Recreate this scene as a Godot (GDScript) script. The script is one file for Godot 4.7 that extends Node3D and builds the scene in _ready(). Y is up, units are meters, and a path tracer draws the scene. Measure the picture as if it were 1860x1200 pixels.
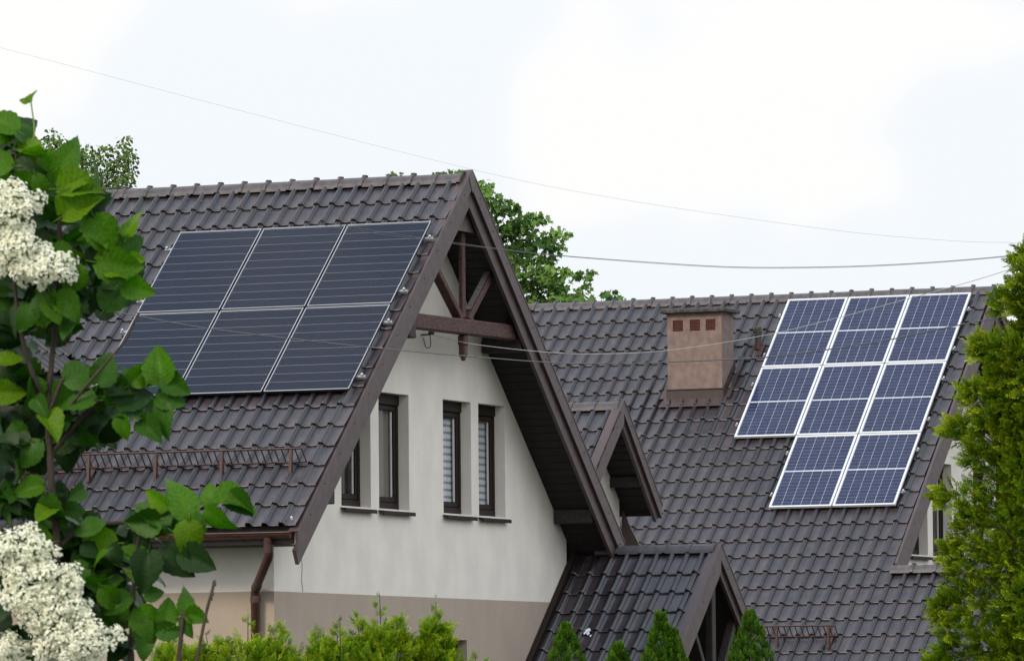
extends Node3D
# A pair of tiled gable houses with solar panels, seen through a garden. y up, metres, ground at y = 0.

var rng := RandomNumberGenerator.new()
var mats := {}
const EYE := Vector3(29.606, 1.578, 68.85)
# roof planes: apex line height and depth, tangent of the pitch
const P1 := 8.5
const T1 := 0.8762
const T1B := 0.905
const R1Z := 0.08
const T2 := 0.91448
const TILE_TONES := [Color(0.075, 0.057, 0.064), Color(0.083, 0.064, 0.071), Color(0.064, 0.050, 0.058), Color(0.096, 0.075, 0.079)]
const APEX2 := Vector3(0.0, 8.31, -19.98)

func _ready() -> void:
	rng.seed = 20240611
	_camera()
	_sky()
	_materials()
	_ground()
	_house()
	_house_behind()
	_panels()
	_cables()
	_trees()
	_conifer()
	_hedge()
	_flowering_shrub()

# ------------------------------------------------------------------ view and light
func _camera() -> void:
	var cam := Camera3D.new()
	cam.name = "camera"
	var b := Basis(Vector3(0.92115, -0.00913, -0.38912), Vector3(0.03392, 0.99780, 0.05689), Vector3(0.38774, -0.06560, 0.91943))
	cam.transform = Transform3D(b.orthonormalized(), EYE)
	cam.keep_aspect = Camera3D.KEEP_HEIGHT
	cam.near = 0.5
	cam.far = 3000.0
	cam.fov = 6.2624
	var a := CameraAttributesPhysical.new()
	a.frustum_near = 0.5
	a.frustum_far = 3000.0
	a.frustum_focus_distance = 76.0
	a.frustum_focal_length = 219.0
	a.exposure_aperture = 27.0
	cam.attributes = a
	add_child(cam)
	for i in 3:   # the focal length that gives the field of view above
		a.frustum_focal_length *= tan(deg_to_rad(cam.fov) / 2.0) / tan(deg_to_rad(6.2624) / 2.0)
	a.exposure_aperture = a.frustum_focal_length / 4.6
	cam.make_current()

func _sky() -> void:
	var w := 2048
	var h := 1024
	var im := Image.create(w, h, false, Image.FORMAT_RGBF)
	var n := FastNoiseLite.new()
	n.seed = 5
	n.noise_type = FastNoiseLite.TYPE_SIMPLEX_SMOOTH
	n.frequency = 3.2
	n.fractal_octaves = 5
	n.fractal_gain = 0.45
	for y in h:
		var el := (0.5 - (y + 0.5) / h) * PI
		var up := maxf(sin(el), 0.0)
		for x in w:
			var az := (x + 0.5) / w * TAU
			var v := 0.0
			if el > -0.02:
				v = n.get_noise_3d(cos(az) * cos(el) * 3.0, sin(el) * 5.0 + 3.1, sin(az) * cos(el) * 3.0)
			var c := smoothstep(-0.06, 0.12, v)
			# bright white cloud low down, thinning to pale blue overhead
			var k := 1.0 + 1.0 * smoothstep(0.10, 0.62, up)   # thicker light from the cloud overhead than from the horizon
			var base := Color(0.905 * k, 0.95 * k, 0.995 * k).lerp(Color(1.0 * k, 0.995 * k, 0.99 * k), c)
			var high := smoothstep(0.62, 0.97, up) * (0.95 - 0.2 * c)
			im.set_pixel(x, y, base.lerp(Color(0.62, 0.84, 1.22), high))
	var mat := PanoramaSkyMaterial.new()
	mat.panorama = ImageTexture.create_from_image(im)
	var sky := Sky.new()
	sky.sky_material = mat
	var e := Environment.new()
	e.background_mode = Environment.BG_SKY
	e.sky = sky
	e.background_energy_multiplier = 1.0
	e.tonemap_mode = Environment.TONE_MAPPER_LINEAR
	e.tonemap_exposure = 1.0
	e.sdfgi_enabled = true
	e.ssao_enabled = true
	e.ssil_enabled = true
	var we := WorldEnvironment.new()
	we.name = "world_environment"
	we.environment = e
	add_child(we)
	var sun := DirectionalLight3D.new()
	sun.name = "sun"
	sun.light_energy = 0.7
	sun.light_color = Color(1.0, 0.93, 0.82)
	sun.light_angular_distance = 14.0
	sun.shadow_enabled = true
	add_child(sun)
	sun.look_at_from_position(Vector3(-22, 42, 52), Vector3.ZERO)

# ------------------------------------------------------------------ materials
func _noise_image(size: int, seed_: int, f1: float, f2: float, w2: float, lo: float, hi: float, gain := 0.5) -> Image:
	var a := FastNoiseLite.new()
	a.seed = seed_
	a.frequency = f1
	a.fractal_octaves = 4
	a.fractal_gain = gain
	var b := FastNoiseLite.new()
	b.seed = seed_ + 9
	b.frequency = f2
	b.fractal_octaves = 2
	var ia := a.get_seamless_image(size, size, false, false, 0.15, true)
	var ib := b.get_seamless_image(size, size, false, false, 0.15, true)
	var im := Image.create(size, size, false, Image.FORMAT_RGB8)
	for y in size:
		for x in size:
			var v: float = ia.get_pixel(x, y).r * (1.0 - w2) + ib.get_pixel(x, y).r * w2
			v = lerpf(lo, hi, v)
			im.set_pixel(x, y, Color(v, v, v))
	return im

func _tex(size: int, seed_: int, f1: float, f2: float, w2: float, lo: float, hi: float) -> ImageTexture:
	return ImageTexture.create_from_image(_noise_image(size, seed_, f1, f2, w2, lo, hi))

func mk(called: String, lin: Color, rough: float, tex: Texture2D = null, scale := Vector3.ONE, bump: Texture2D = null, depth := 0.0) -> StandardMaterial3D:
	var m := StandardMaterial3D.new()
	m.resource_name = called
	m.albedo_color = lin.linear_to_srgb()
	m.roughness = rough
	m.uv1_triplanar = true
	m.uv1_world_triplanar = true
	m.uv1_scale = scale
	if tex:
		m.albedo_texture = tex
	if bump:
		m.heightmap_enabled = false
		m.normal_enabled = false
		m.heightmap_texture = bump
		m.heightmap_enabled = true
		m.heightmap_scale = depth
	mats[called] = m
	return m

func _materials() -> void:
	var blotch := _tex(512, 3, 0.008, 0.09, 0.35, 0.62, 1.0)
	var speck := _tex(512, 11, 0.012, 0.22, 0.45, 0.28, 1.1)
	var fine := _tex(512, 21, 0.09, 0.3, 0.6, 0.2, 1.0)
	var soft := _tex(512, 31, 0.006, 0.15, 0.3, 0.92, 1.0)
	var grime := _tex(512, 61, 0.01, 0.12, 0.4, 0.72, 1.05)
	# plaster
	mk("cream_plaster", Color(0.78, 0.73, 0.67), 0.95, soft, Vector3(0.6, 0.45, 0.6), fine, 0.5)
	mk("beige_plaster", Color(0.40, 0.33, 0.272), 0.95, soft, Vector3(0.5, 0.3, 0.5), fine, 0.5)
	mk("chimney_plaster", Color(0.265, 0.190, 0.168), 0.95, grime, Vector3(1.3, 1.0, 1.3), fine, 0.8)
	mk("concrete", Color(0.15, 0.125, 0.11), 0.9, speck, Vector3(1.4, 1.4, 1.4), fine, 0.6)
	# concrete roof tiles in a few tones
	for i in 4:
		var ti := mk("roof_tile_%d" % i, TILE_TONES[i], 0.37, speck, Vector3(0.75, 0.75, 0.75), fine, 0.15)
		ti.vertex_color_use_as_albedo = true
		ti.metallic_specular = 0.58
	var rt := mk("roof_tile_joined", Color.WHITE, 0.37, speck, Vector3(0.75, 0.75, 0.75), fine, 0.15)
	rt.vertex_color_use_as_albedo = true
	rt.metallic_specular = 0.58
	mk("ridge_tile", Color(0.125, 0.107, 0.114), 0.5, speck, Vector3(0.9, 0.9, 0.9), fine, 0.15)
	mk("brown_metal", Color(0.104, 0.066, 0.066), 0.42, blotch, Vector3(0.8, 0.8, 0.8))
	mk("brown_board", Color(0.112, 0.074, 0.076), 0.5, blotch, Vector3(1.1, 1.1, 1.1), fine, 0.1)
	mk("gutter_brown", Color(0.09, 0.038, 0.030), 0.38, blotch, Vector3(0.7, 0.7, 0.7))
	mk("guard_brown", Color(0.085, 0.036, 0.030), 0.5, blotch, Vector3(2, 2, 2))
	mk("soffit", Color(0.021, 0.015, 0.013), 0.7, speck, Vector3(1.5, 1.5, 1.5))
	mk("timber_red", Color(0.19, 0.075, 0.062), 0.7, _tex(256, 41, 0.03, 0.2, 0.4, 0.2, 1.0), Vector3(1.6, 2.2, 1.6), fine, 0.2)
	mk("timber_worn", Color(0.30, 0.26, 0.26), 0.75, speck, Vector3(3, 3, 3), fine, 0.2)
	mk("timber_dark", Color(0.040, 0.027, 0.024), 0.65, speck, Vector3(2, 2, 2))
	mk("deck", Color(0.02, 0.016, 0.015), 0.9)
	mk("flashing", Color(0.075, 0.045, 0.042), 0.45, blotch, Vector3(1.4, 1.4, 1.4))
	mk("vent_red", Color(0.18, 0.050, 0.040), 0.6, speck, Vector3(4, 4, 4))
	mk("frame_brown", Color(0.022, 0.014, 0.012), 0.6).metallic_specular = 0.3
	mk("blind_light", Color(0.46, 0.50, 0.55), 0.8)
	mk("blind_dark", Color(0.20, 0.215, 0.235), 0.8)
	mk("curtain", Color(0.17, 0.15, 0.125), 0.9)
	mk("strip_pale", Color(0.6, 0.6, 0.58), 0.5)
	mk("room_dark", Color(0.02, 0.02, 0.022), 0.9)
	mk("aluminium", Color(0.30, 0.31, 0.33), 0.5).metallic = 0.2
	mk("frame_black", Color(0.015, 0.015, 0.018), 0.4)
	mk("frame_edge", Color(0.40, 0.43, 0.48), 0.5)
	mk("silver_edge", Color(0.62, 0.65, 0.70), 0.35)
	mk("back_sheet_light", Color(0.50, 0.53, 0.60), 0.6)
	mk("back_sheet_grey", Color(0.30, 0.325, 0.37), 0.6)
	mk("back_sheet_dark", Color(0.02, 0.02, 0.025), 0.6)
	var cellnoise := _tex(256, 51, 0.2, 0.4, 0.5, 0.55, 1.0)
	for i in 3:
		mk("blue_cell_%d" % i, [Color(0.046, 0.061, 0.150), Color(0.041, 0.055, 0.136), Color(0.051, 0.067, 0.163)][i], 0.35, cellnoise, Vector3(3, 3, 3)).metallic_specular = 0.1
		mk("navy_cell_%d" % i, [Color(0.008, 0.013, 0.033), Color(0.007, 0.012, 0.030), Color(0.010, 0.015, 0.037)][i], 0.4, cellnoise, Vector3(4, 4, 4)).metallic_specular = 0.1
	var g := StandardMaterial3D.new()
	g.resource_name = "glass"
	g.albedo_color = Color(0.05, 0.06, 0.08, 0.04)
	g.transparency = BaseMaterial3D.TRANSPARENCY_ALPHA
	g.roughness = 0.05
	g.metallic_specular = 0.36
	mats["glass"] = g
	mk("cable_black", Color(0.045, 0.05, 0.055), 0.5)
	mk("cable_grey", Color(0.06, 0.065, 0.075), 0.5)
	mk("cable_pale", Color(0.34, 0.35, 0.37), 0.5)
	mk("white_spot", Color(0.75, 0.76, 0.78), 0.8)
	mk("lawn", Color(0.055, 0.075, 0.028), 0.95, speck, Vector3(0.6, 0.6, 0.6))
	mk("bark", Color(0.085, 0.06, 0.045), 0.9, speck, Vector3(6, 2, 6), fine, 0.6)
	mk("twig", Color(0.10, 0.062, 0.045), 0.8, speck, Vector3(12, 6, 12))
	var vi := Image.create(192, 256, false, Image.FORMAT_RGB8)
	var vn := FastNoiseLite.new()
	vn.seed = 77
	vn.frequency = 0.035
	for y in 256:
		for x in 192:
			var u := absf(x - 95.5) / 96.0
			var f := y / 256.0
			var side := fposmod(f * 8.0 - u * 1.7, 1.0)
			var vein := maxf(1.0 - u * 26.0, 0.75 * maxf(0.0, 1.0 - minf(side, 1.0 - side) * 11.0) * (1.0 - u))
			var v := 0.80 + 0.14 * vn.get_noise_2d(x, y) + 0.08 * absf(side - 0.5) + 0.11 * clampf(vein, 0.0, 1.0)
			if u > 0.86 and vn.get_noise_2d(x * 1.7 + 300.0, y * 1.7) > 0.25:
				v *= 0.8
			vi.set_pixel(x, y, Color(v, v, v * 0.92))
	var veins := ImageTexture.create_from_image(vi)
	for s in [["leaf_0", Color(0.092, 0.245, 0.008), Color(0.58, 0.88, 0.03)], ["leaf_1", Color(0.045, 0.140, 0.010), Color(0.32, 0.62, 0.04)], ["leaf_2", Color(0.018, 0.056, 0.011), Color(0.16, 0.40, 0.05)], ["leaf_3", Color(0.17, 0.34, 0.010), Color(0.70, 0.94, 0.04)]]:  # greens run from lit leaves to the shaded interior; shade is in the colour
		var m := mk(s[0], s[1], 0.5, veins)
		m.uv1_triplanar = false
		m.uv1_world_triplanar = false
		m.heightmap_texture = veins
		m.heightmap_enabled = true
		m.heightmap_scale = 0.12
		m.metallic_specular = 0.3
		m.backlight_enabled = true
		m.backlight = s[2]
	var fo := mk("foliage", Color.WHITE, 0.65)
	fo.metallic_specular = 0.25
	fo.vertex_color_use_as_albedo = true
	fo.backlight_enabled = true
	fo.backlight = Color(0.45, 0.5, 0.3)
	var fl := mk("floret", Color(0.90, 0.90, 0.80), 0.8)
	fl.backlight_enabled = true
	fl.backlight = Color(0.8, 0.8, 0.68)
	mk("floret_stalk", Color(0.16, 0.26, 0.05), 0.8)

# ------------------------------------------------------------------ mesh helpers
func begin() -> SurfaceTool:
	var s := SurfaceTool.new()
	s.begin(Mesh.PRIMITIVE_TRIANGLES)
	s.set_smooth_group(-1)
	return s

func tri(s: SurfaceTool, a: Vector3, b: Vector3, c: Vector3, out: Vector3) -> void:
	var n := (a - c).cross(a - b)
	s.add_vertex(a)
	if n.dot(out) < 0.0:
		s.add_vertex(c)
		s.add_vertex(b)
	else:
		s.add_vertex(b)
		s.add_vertex(c)

func quad(s: SurfaceTool, a: Vector3, b: Vector3, c: Vector3, d: Vector3, out: Vector3) -> void:
	tri(s, a, b, c, out)
	tri(s, a, c, d, out)

# a box with chamfered edges; B's columns are its axes
func bx(s: SurfaceTool, c: Vector3, size: Vector3, bev := 0.0, B := Basis()) -> void:
	var h := size / 2.0
	bev = minf(bev, minf(h.x, minf(h.y, h.z)) * 0.8)
	if bev <= 0.0:
		for ax in 3:
			for sg in [-1.0, 1.0]:
				var u := (ax + 1) % 3
				var v := (ax + 2) % 3
				var p := []
				for k in [[-1, -1], [1, -1], [1, 1], [-1, 1]]:
					var q := Vector3.ZERO
					q[ax] = sg * h[ax]
					q[u] = k[0] * h[u]
					q[v] = k[1] * h[v]
					p.append(c + B * q)
				var o := Vector3.ZERO
				o[ax] = sg
				quad(s, p[0], p[1], p[2], p[3], B * o)
		return
	var P := func(ax: int, sx: float, sy: float, sz: float) -> Vector3:   # the corner's vertex on the face across AX
		var q := Vector3(sx * (h.x - bev), sy * (h.y - bev), sz * (h.z - bev))
		q[ax] = [sx, sy, sz][ax] * h[ax]
		return c + B * q
	for ax in 3:
		var u := (ax + 1) % 3
		var v := (ax + 2) % 3
		for sg in [-1.0, 1.0]:
			var p := []
			for k in [[-1.0, -1.0], [1.0, -1.0], [1.0, 1.0], [-1.0, 1.0]]:
				var g := [0.0, 0.0, 0.0]
				g[ax] = sg
				g[u] = k[0]
				g[v] = k[1]
				p.append(P.call(ax, g[0], g[1], g[2]))
			var o := Vector3.ZERO
			o[ax] = sg
			quad(s, p[0], p[1], p[2], p[3], B * o)
		for su in [-1.0, 1.0]:
			for sv in [-1.0, 1.0]:
				var g := [0.0, 0.0, 0.0]
				g[u] = su
				g[v] = sv
				g[ax] = -1.0
				var a: Vector3 = P.call(u, g[0], g[1], g[2])
				var d: Vector3 = P.call(v, g[0], g[1], g[2])
				g[ax] = 1.0
				var b: Vector3 = P.call(u, g[0], g[1], g[2])
				var e: Vector3 = P.call(v, g[0], g[1], g[2])
				var o := Vector3.ZERO
				o[u] = su
				o[v] = sv
				quad(s, a, b, e, d, B * o)
	for sx in [-1.0, 1.0]:
		for sy in [-1.0, 1.0]:
			for sz in [-1.0, 1.0]:
				tri(s, P.call(0, sx, sy, sz), P.call(1, sx, sy, sz), P.call(2, sx, sy, sz), B * Vector3(sx, sy, sz))

func between(s: SurfaceTool, a: Vector3, b: Vector3, w: float, h: float, bev := 0.0, up := Vector3.UP) -> void:   # a bar from A to B; H along UP, W across
	var d := (b - a).normalized()
	var x := up.cross(d).normalized()
	bx(s, (a + b) / 2.0, Vector3(w, h, a.distance_to(b)), bev, Basis(x, d.cross(x), d))

func prism(s: SurfaceTool, poly: Array, ext: Vector3) -> void:   # a convex or star-shaped polygon pushed along EXT
	var c := Vector3.ZERO
	for p in poly:
		c += p
	c /= poly.size()
	var n := poly.size()
	for i in n:
		var a: Vector3 = poly[i]
		var b: Vector3 = poly[(i + 1) % n]
		tri(s, c, a, b, -ext)
		tri(s, c + ext, a + ext, b + ext, ext)
		var side := (b - a).cross(ext)
		if side.dot((a + b) / 2.0 - c) < 0.0:
			side = -side
		quad(s, a, b, b + ext, a + ext, side)

func tube(s: SurfaceTool, pts: Array, r: float, sides := 6, r_end := -1.0) -> void:
	s.set_smooth_group(0)
	var n := pts.size()
	var rings := []
	var x := Vector3.ZERO
	for i in n:
		var d: Vector3 = (pts[mini(i + 1, n - 1)] - pts[maxi(i - 1, 0)]).normalized()
		if x == Vector3.ZERO:
			x = d.cross(Vector3.UP if absf(d.y) < 0.9 else Vector3.RIGHT).normalized()
		x = (x - d * x.dot(d)).normalized()
		var y := d.cross(x)
		var rr := r if r_end < 0.0 else lerpf(r, r_end, float(i) / (n - 1))
		var ring := []
		for k in sides:
			var t := TAU * k / sides
			ring.append(pts[i] + (x * cos(t) + y * sin(t)) * rr)
		rings.append(ring)
	for i in n - 1:
		for k in sides:
			var k2 := (k + 1) % sides
			var a: Vector3 = rings[i][k]
			quad(s, a, rings[i][k2], rings[i + 1][k2], rings[i + 1][k], (a + rings[i][k2]) / 2.0 - pts[i])
	s.set_smooth_group(-1)
	for e in [[0, -1.0], [n - 1, 1.0]]:
		for k in range(1, sides - 1):
			tri(s, rings[e[0]][0], rings[e[0]][k], rings[e[0]][k + 1], (pts[n - 1] - pts[n - 2] if e[0] else pts[0] - pts[1]))

func smooth_path(pts: Array, steps := 8) -> Array:
	var o := []
	for i in pts.size() - 1:
		var p0: Vector3 = pts[maxi(i - 1, 0)]
		var p3: Vector3 = pts[mini(i + 2, pts.size() - 1)]
		for k in steps:
			o.append((pts[i] as Vector3).cubic_interpolate(pts[i + 1], p0, p3, float(k) / steps))
	o.append(pts[-1])
	return o

func obj(called: String, s: SurfaceTool, mat: String, parent: Node = self) -> MeshInstance3D:
	s.generate_normals()
	var mi := MeshInstance3D.new()
	mi.name = called
	mi.mesh = s.commit()
	mi.material_override = mats[mat]
	parent.add_child(mi, true)
	return mi

func piece(called: String, mesh: Mesh, mat: String, xf: Transform3D, parent: Node) -> MeshInstance3D:
	var mi := MeshInstance3D.new()
	mi.name = called
	mi.mesh = mesh
	mi.material_override = mats[mat]
	mi.transform = xf
	parent.add_child(mi, true)
	return mi

func mesh_of(s: SurfaceTool) -> Mesh:
	s.generate_normals()
	return s.commit()

func many(called: String, mesh: Mesh, mat: String, xfs: Array, parent: Node, colors: Array = []) -> MultiMeshInstance3D:
	var mm := MultiMesh.new()
	mm.transform_format = MultiMesh.TRANSFORM_3D
	mm.use_colors = not colors.is_empty()
	mm.mesh = mesh
	mm.instance_count = xfs.size()
	for i in xfs.size():
		mm.set_instance_transform(i, xfs[i])
		if mm.use_colors:
			mm.set_instance_color(i, colors[i])
	var mi := MultiMeshInstance3D.new()
	mi.name = called
	mi.multimesh = mm
	mi.material_override = mats[mat]
	mi.set_meta("kind", "stuff")
	parent.add_child(mi, true)
	return mi

func thing(called: String, label: String, category: String, at := Vector3.ZERO, group := "") -> Node3D:
	var o := Node3D.new()
	o.name = called
	o.position = at
	add_child(o, true)
	tag(o, label, category, group)
	return o

func tag(o: Node, label: String, category: String, group := "") -> void:
	o.set_meta("label", label)
	o.set_meta("category", category)
	if group:
		o.set_meta("group", group)

func holder(called: String, parent: Node) -> Node3D:
	var o := Node3D.new()
	o.name = called
	parent.add_child(o, true)
	return o

# ------------------------------------------------------------------ ground
func _ground() -> void:
	var s := begin()
	quad(s, Vector3(-1500, 0, -1500), Vector3(1500, 0, -1500), Vector3(1500, 0, 1500), Vector3(-1500, 0, 1500), Vector3.UP)
	obj("ground", s, "lawn").set_meta("kind", "structure")

# ------------------------------------------------------------------ roof tiles
# one interlocking tile: local x along the ridge, y out of the roof, z down the slope; z = L is its lower edge
func tile_mesh(pitch: float, gauge: float, from_x := -0.051, to_x := 9.0, seed_ := 0) -> Mesh:
	var r := RandomNumberGenerator.new()
	r.seed = 70 + seed_
	if to_x > 8.0:
		to_x = pitch - 0.036
	var prof := []
	for p in [[-0.050, 0.002], [-0.044, 0.016], [-0.033, 0.035], [-0.014, 0.049], [0.008, 0.049], [0.028, 0.035], [0.038, 0.016], [0.045, 0.003], [0.085, -0.001], [0.13, 0.0], [pitch - 0.046, 0.002], [pitch - 0.036, 0.004]]:
		if p[0] >= from_x - 1e-4 and p[0] <= to_x + 1e-4:
			prof.append(Vector2(p[0], p[1]))
	var rows := [[-0.03, 0.0, 1.0], [0.12, 0.35, 1.0], [gauge - 0.055, 0.82, 1.0], [gauge - 0.02, 1.0, 1.10], [gauge + 0.004, 1.04, 1.12], [gauge + 0.012, 0.86, 1.0]]
	var lift := 0.025
	var s := begin()
	s.set_smooth_group(1)
	var jit := []
	for i in prof.size():
		jit.append(r.randf_range(-0.003, 0.003))
	var at := func(i: int, k: int) -> Vector3:
		var p: Vector2 = prof[i]
		var q: Array = rows[k]
		return Vector3(p.x, 0.004 + lift * q[1] + p.y * q[2], q[0] + (jit[i] if k >= 3 else 0.0))
	for k in rows.size() - 1:
		for i in prof.size() - 1:
			# the rounded rolls are coloured darker and bluer, the pans paler; lichen on some noses
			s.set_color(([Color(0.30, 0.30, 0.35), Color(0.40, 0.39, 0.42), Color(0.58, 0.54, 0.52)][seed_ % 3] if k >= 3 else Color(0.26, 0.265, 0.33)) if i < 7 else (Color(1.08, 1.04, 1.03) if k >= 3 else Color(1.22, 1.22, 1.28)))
			quad(s, at.call(i, k), at.call(i + 1, k), at.call(i + 1, k + 1), at.call(i, k + 1), Vector3(0, 1, 0.4))
	s.set_smooth_group(-1)
	s.set_color(Color(0.22, 0.22, 0.23))  # lower edge coloured darker than the pans
	var last := rows.size() - 1
	for i in prof.size() - 1:   # the thickness that shows at the lower edge
		var a: Vector3 = at.call(i, last)
		var b: Vector3 = at.call(i + 1, last)
		var dn := Vector3(0, -0.008, -0.003)
		quad(s, a, b, b + dn, a + dn, Vector3(0, 0, 1))
		quad(s, a + dn, b + dn, b + dn + Vector3(0, -0.004, -0.09), a + dn + Vector3(0, -0.004, -0.09), Vector3(0, -1, 0))
	return mesh_of(s)

var _tiles := {}
func tile_variants(pitch: float, gauge: float) -> Array:
	var key := "%.4f %.4f" % [pitch, gauge]
	if not _tiles.has(key):
		_tiles[key] = [tile_mesh(pitch, gauge, -0.051, 9.0, 0), tile_mesh(pitch, gauge, -0.051, 9.0, 1), tile_mesh(pitch, gauge, -0.051, 9.0, 2)]
	return _tiles[key]

# lays tiles on a slope. ORIGIN: apex point of the slope, ALONG: unit vector along the ridge, DOWN: unit vector down the slope.
# columns at ALONG * (x0 + k * pitch), lower edges at s0 + r * gauge. KEEP(x, s) -> 0 no tile, 1 a piece of its own, 2 joined
func lay(parent: Node, origin: Vector3, along: Vector3, down: Vector3, x0: float, pitch: float, n_cols: int, s0: float, gauge: float, n_rows: int, keep: Callable) -> void:
	var out := down.cross(along).normalized()
	if out.y < 0.0:
		out = -out
	var ms := tile_variants(pitch, gauge)
	var rest := []
	var tints := []
	for r in range(n_rows - 1, -1, -1):
		for k in n_cols:
			var x := x0 + k * pitch
			var e := s0 + r * gauge
			var what: int = keep.call(x, e)
			if what == 0:
				continue
			var skew := rng.randf_range(-0.006, 0.006)
			var b := Basis(along, out, along.cross(out))
			if b.z.dot(down) < 0.0:
				b = Basis(-along, out, (-along).cross(out))
			b = b * Basis(Vector3.UP, skew) * Basis(Vector3.RIGHT, rng.randf_range(-0.004, 0.006))
			var xf := Transform3D(b, origin + along * (x + rng.randf_range(-0.002, 0.002)) + down * (e - gauge + rng.randf_range(-0.003, 0.003)))
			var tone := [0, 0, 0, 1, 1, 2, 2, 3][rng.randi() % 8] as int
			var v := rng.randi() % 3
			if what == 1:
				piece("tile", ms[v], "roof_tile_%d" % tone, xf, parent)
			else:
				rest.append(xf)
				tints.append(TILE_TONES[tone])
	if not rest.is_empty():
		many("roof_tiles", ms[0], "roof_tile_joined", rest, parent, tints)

# ridge cap: local x along the ridge from 0 to L, y up; the collar sits at x = L
func cap_mesh(L: float, half := 0.16, high := 0.0, drop := 0.125) -> Mesh:
	var s := begin()
	var sec := func(k: float) -> Array:
		return [Vector2(-half * k, high - drop), Vector2(-half * 0.86 * k, high - drop * 0.62), Vector2(-half * 0.52 * k, high - drop * 0.18), Vector2(-half * 0.24 * k, high + 0.004 * k), Vector2(half * 0.24 * k, high + 0.004 * k), Vector2(half * 0.52 * k, high - drop * 0.18), Vector2(half * 0.86 * k, high - drop * 0.62), Vector2(half * k, high - drop)]
	var st := [[0.0, 1.0, 0.0], [L - 0.05, 1.0, 0.0], [L - 0.046, 1.06, 0.014], [L - 0.004, 1.06, 0.014], [L, 1.0, 0.0]]
	for k in st.size() - 1:
		var a: Array = sec.call(st[k][1])
		var b: Array = sec.call(st[k + 1][1])
		for i in 7:
			s.set_smooth_group(-1)
			var pa := Vector3(st[k][0], a[i].y + st[k][2], a[i].x)
			var pb := Vector3(st[k][0], a[i + 1].y + st[k][2], a[i + 1].x)
			var pc := Vector3(st[k + 1][0], b[i + 1].y + st[k + 1][2], b[i + 1].x)
			var pd := Vector3(st[k + 1][0], b[i].y + st[k + 1][2], b[i].x)
			quad(s, pa, pb, pc, pd, Vector3(0, 1.0 if i in [2, 3, 4] else 0.3, signf((pa.z + pb.z) / 2.0) * 1.2 if i != 3 else 0.0) + (Vector3(-1, 0, 0) if k == 1 else Vector3(1, 0, 0) if k == 3 else Vector3.ZERO) * 3.0)
	for e in [[0.0, -1.0], [L, 1.0]]:
		var a: Array = sec.call(1.0)
		for i in range(1, 7):
			tri(s, Vector3(e[0], a[0].y, a[0].x), Vector3(e[0], a[i].y, a[i].x), Vector3(e[0], a[i + 1].y, a[i + 1].x), Vector3(e[1], 0, 0))
	bx(s, Vector3(L - 0.022, high + 0.024, 0.0), Vector3(0.05, 0.022, 0.085), 0.006)   # the clip that holds the cap
	return mesh_of(s)

func ridge(parent: Node, x_end: float, y: float, z: float, n: int, L := 0.334) -> void:
	var m := cap_mesh(L)
	for k in n:
		var b := Basis(Vector3.RIGHT, rng.randf_range(-0.02, 0.02)) * Basis(Vector3.BACK, rng.randf_range(-0.006, 0.006))
		piece("ridge_tile", m, "ridge_tile", Transform3D(b, Vector3(x_end - (k + 1) * L, y + rng.randf_range(-0.004, 0.004), z)), parent)

func slope_dir(t: float, front := 1.0) -> Vector3:
	return Vector3(0, -t, front).normalized()

# a slab under the tiles: from apex line (y, z) down to z_end, x from a to b
func deck(parent: Node, a: float, b: float, y: float, z: float, z_end: float, t: float, thick := 0.16, sink := 0.03) -> void:
	var s := begin()
	var dz := absf(z_end - z)
	var y2 := y - t * dz
	prism(s, [Vector3(a, y - sink, z), Vector3(a, y2 - sink, z_end), Vector3(a, y2 - sink - thick, z_end), Vector3(a, y - sink - thick, z)], Vector3(b - a, 0, 0))
	obj("roof_deck", s, "deck", parent)

# boards of the overhang seen from below, laid along the wall
func soffit(parent: Node, a: float, b: float, y: float, z: float, z_end: float, t: float, below: float, wide := 0.135) -> void:
	var f := signf(z_end - z)
	var d := slope_dir(t, f)
	var total := absf(z_end - z) / absf(d.z)
	var n := int(total / wide)
	var s := begin()
	bx(s, Vector3.ZERO, Vector3(b - a, 0.018, wide - 0.008), 0.004)
	var m := mesh_of(s)
	var up := Vector3(0, absf(d.z), f * absf(d.y)).normalized()
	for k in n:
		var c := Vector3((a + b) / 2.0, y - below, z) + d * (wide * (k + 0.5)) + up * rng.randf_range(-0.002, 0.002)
		piece("soffit_board", m, "soffit", Transform3D(Basis(Vector3.RIGHT, up, Vector3.RIGHT.cross(up)), c), parent)

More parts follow.
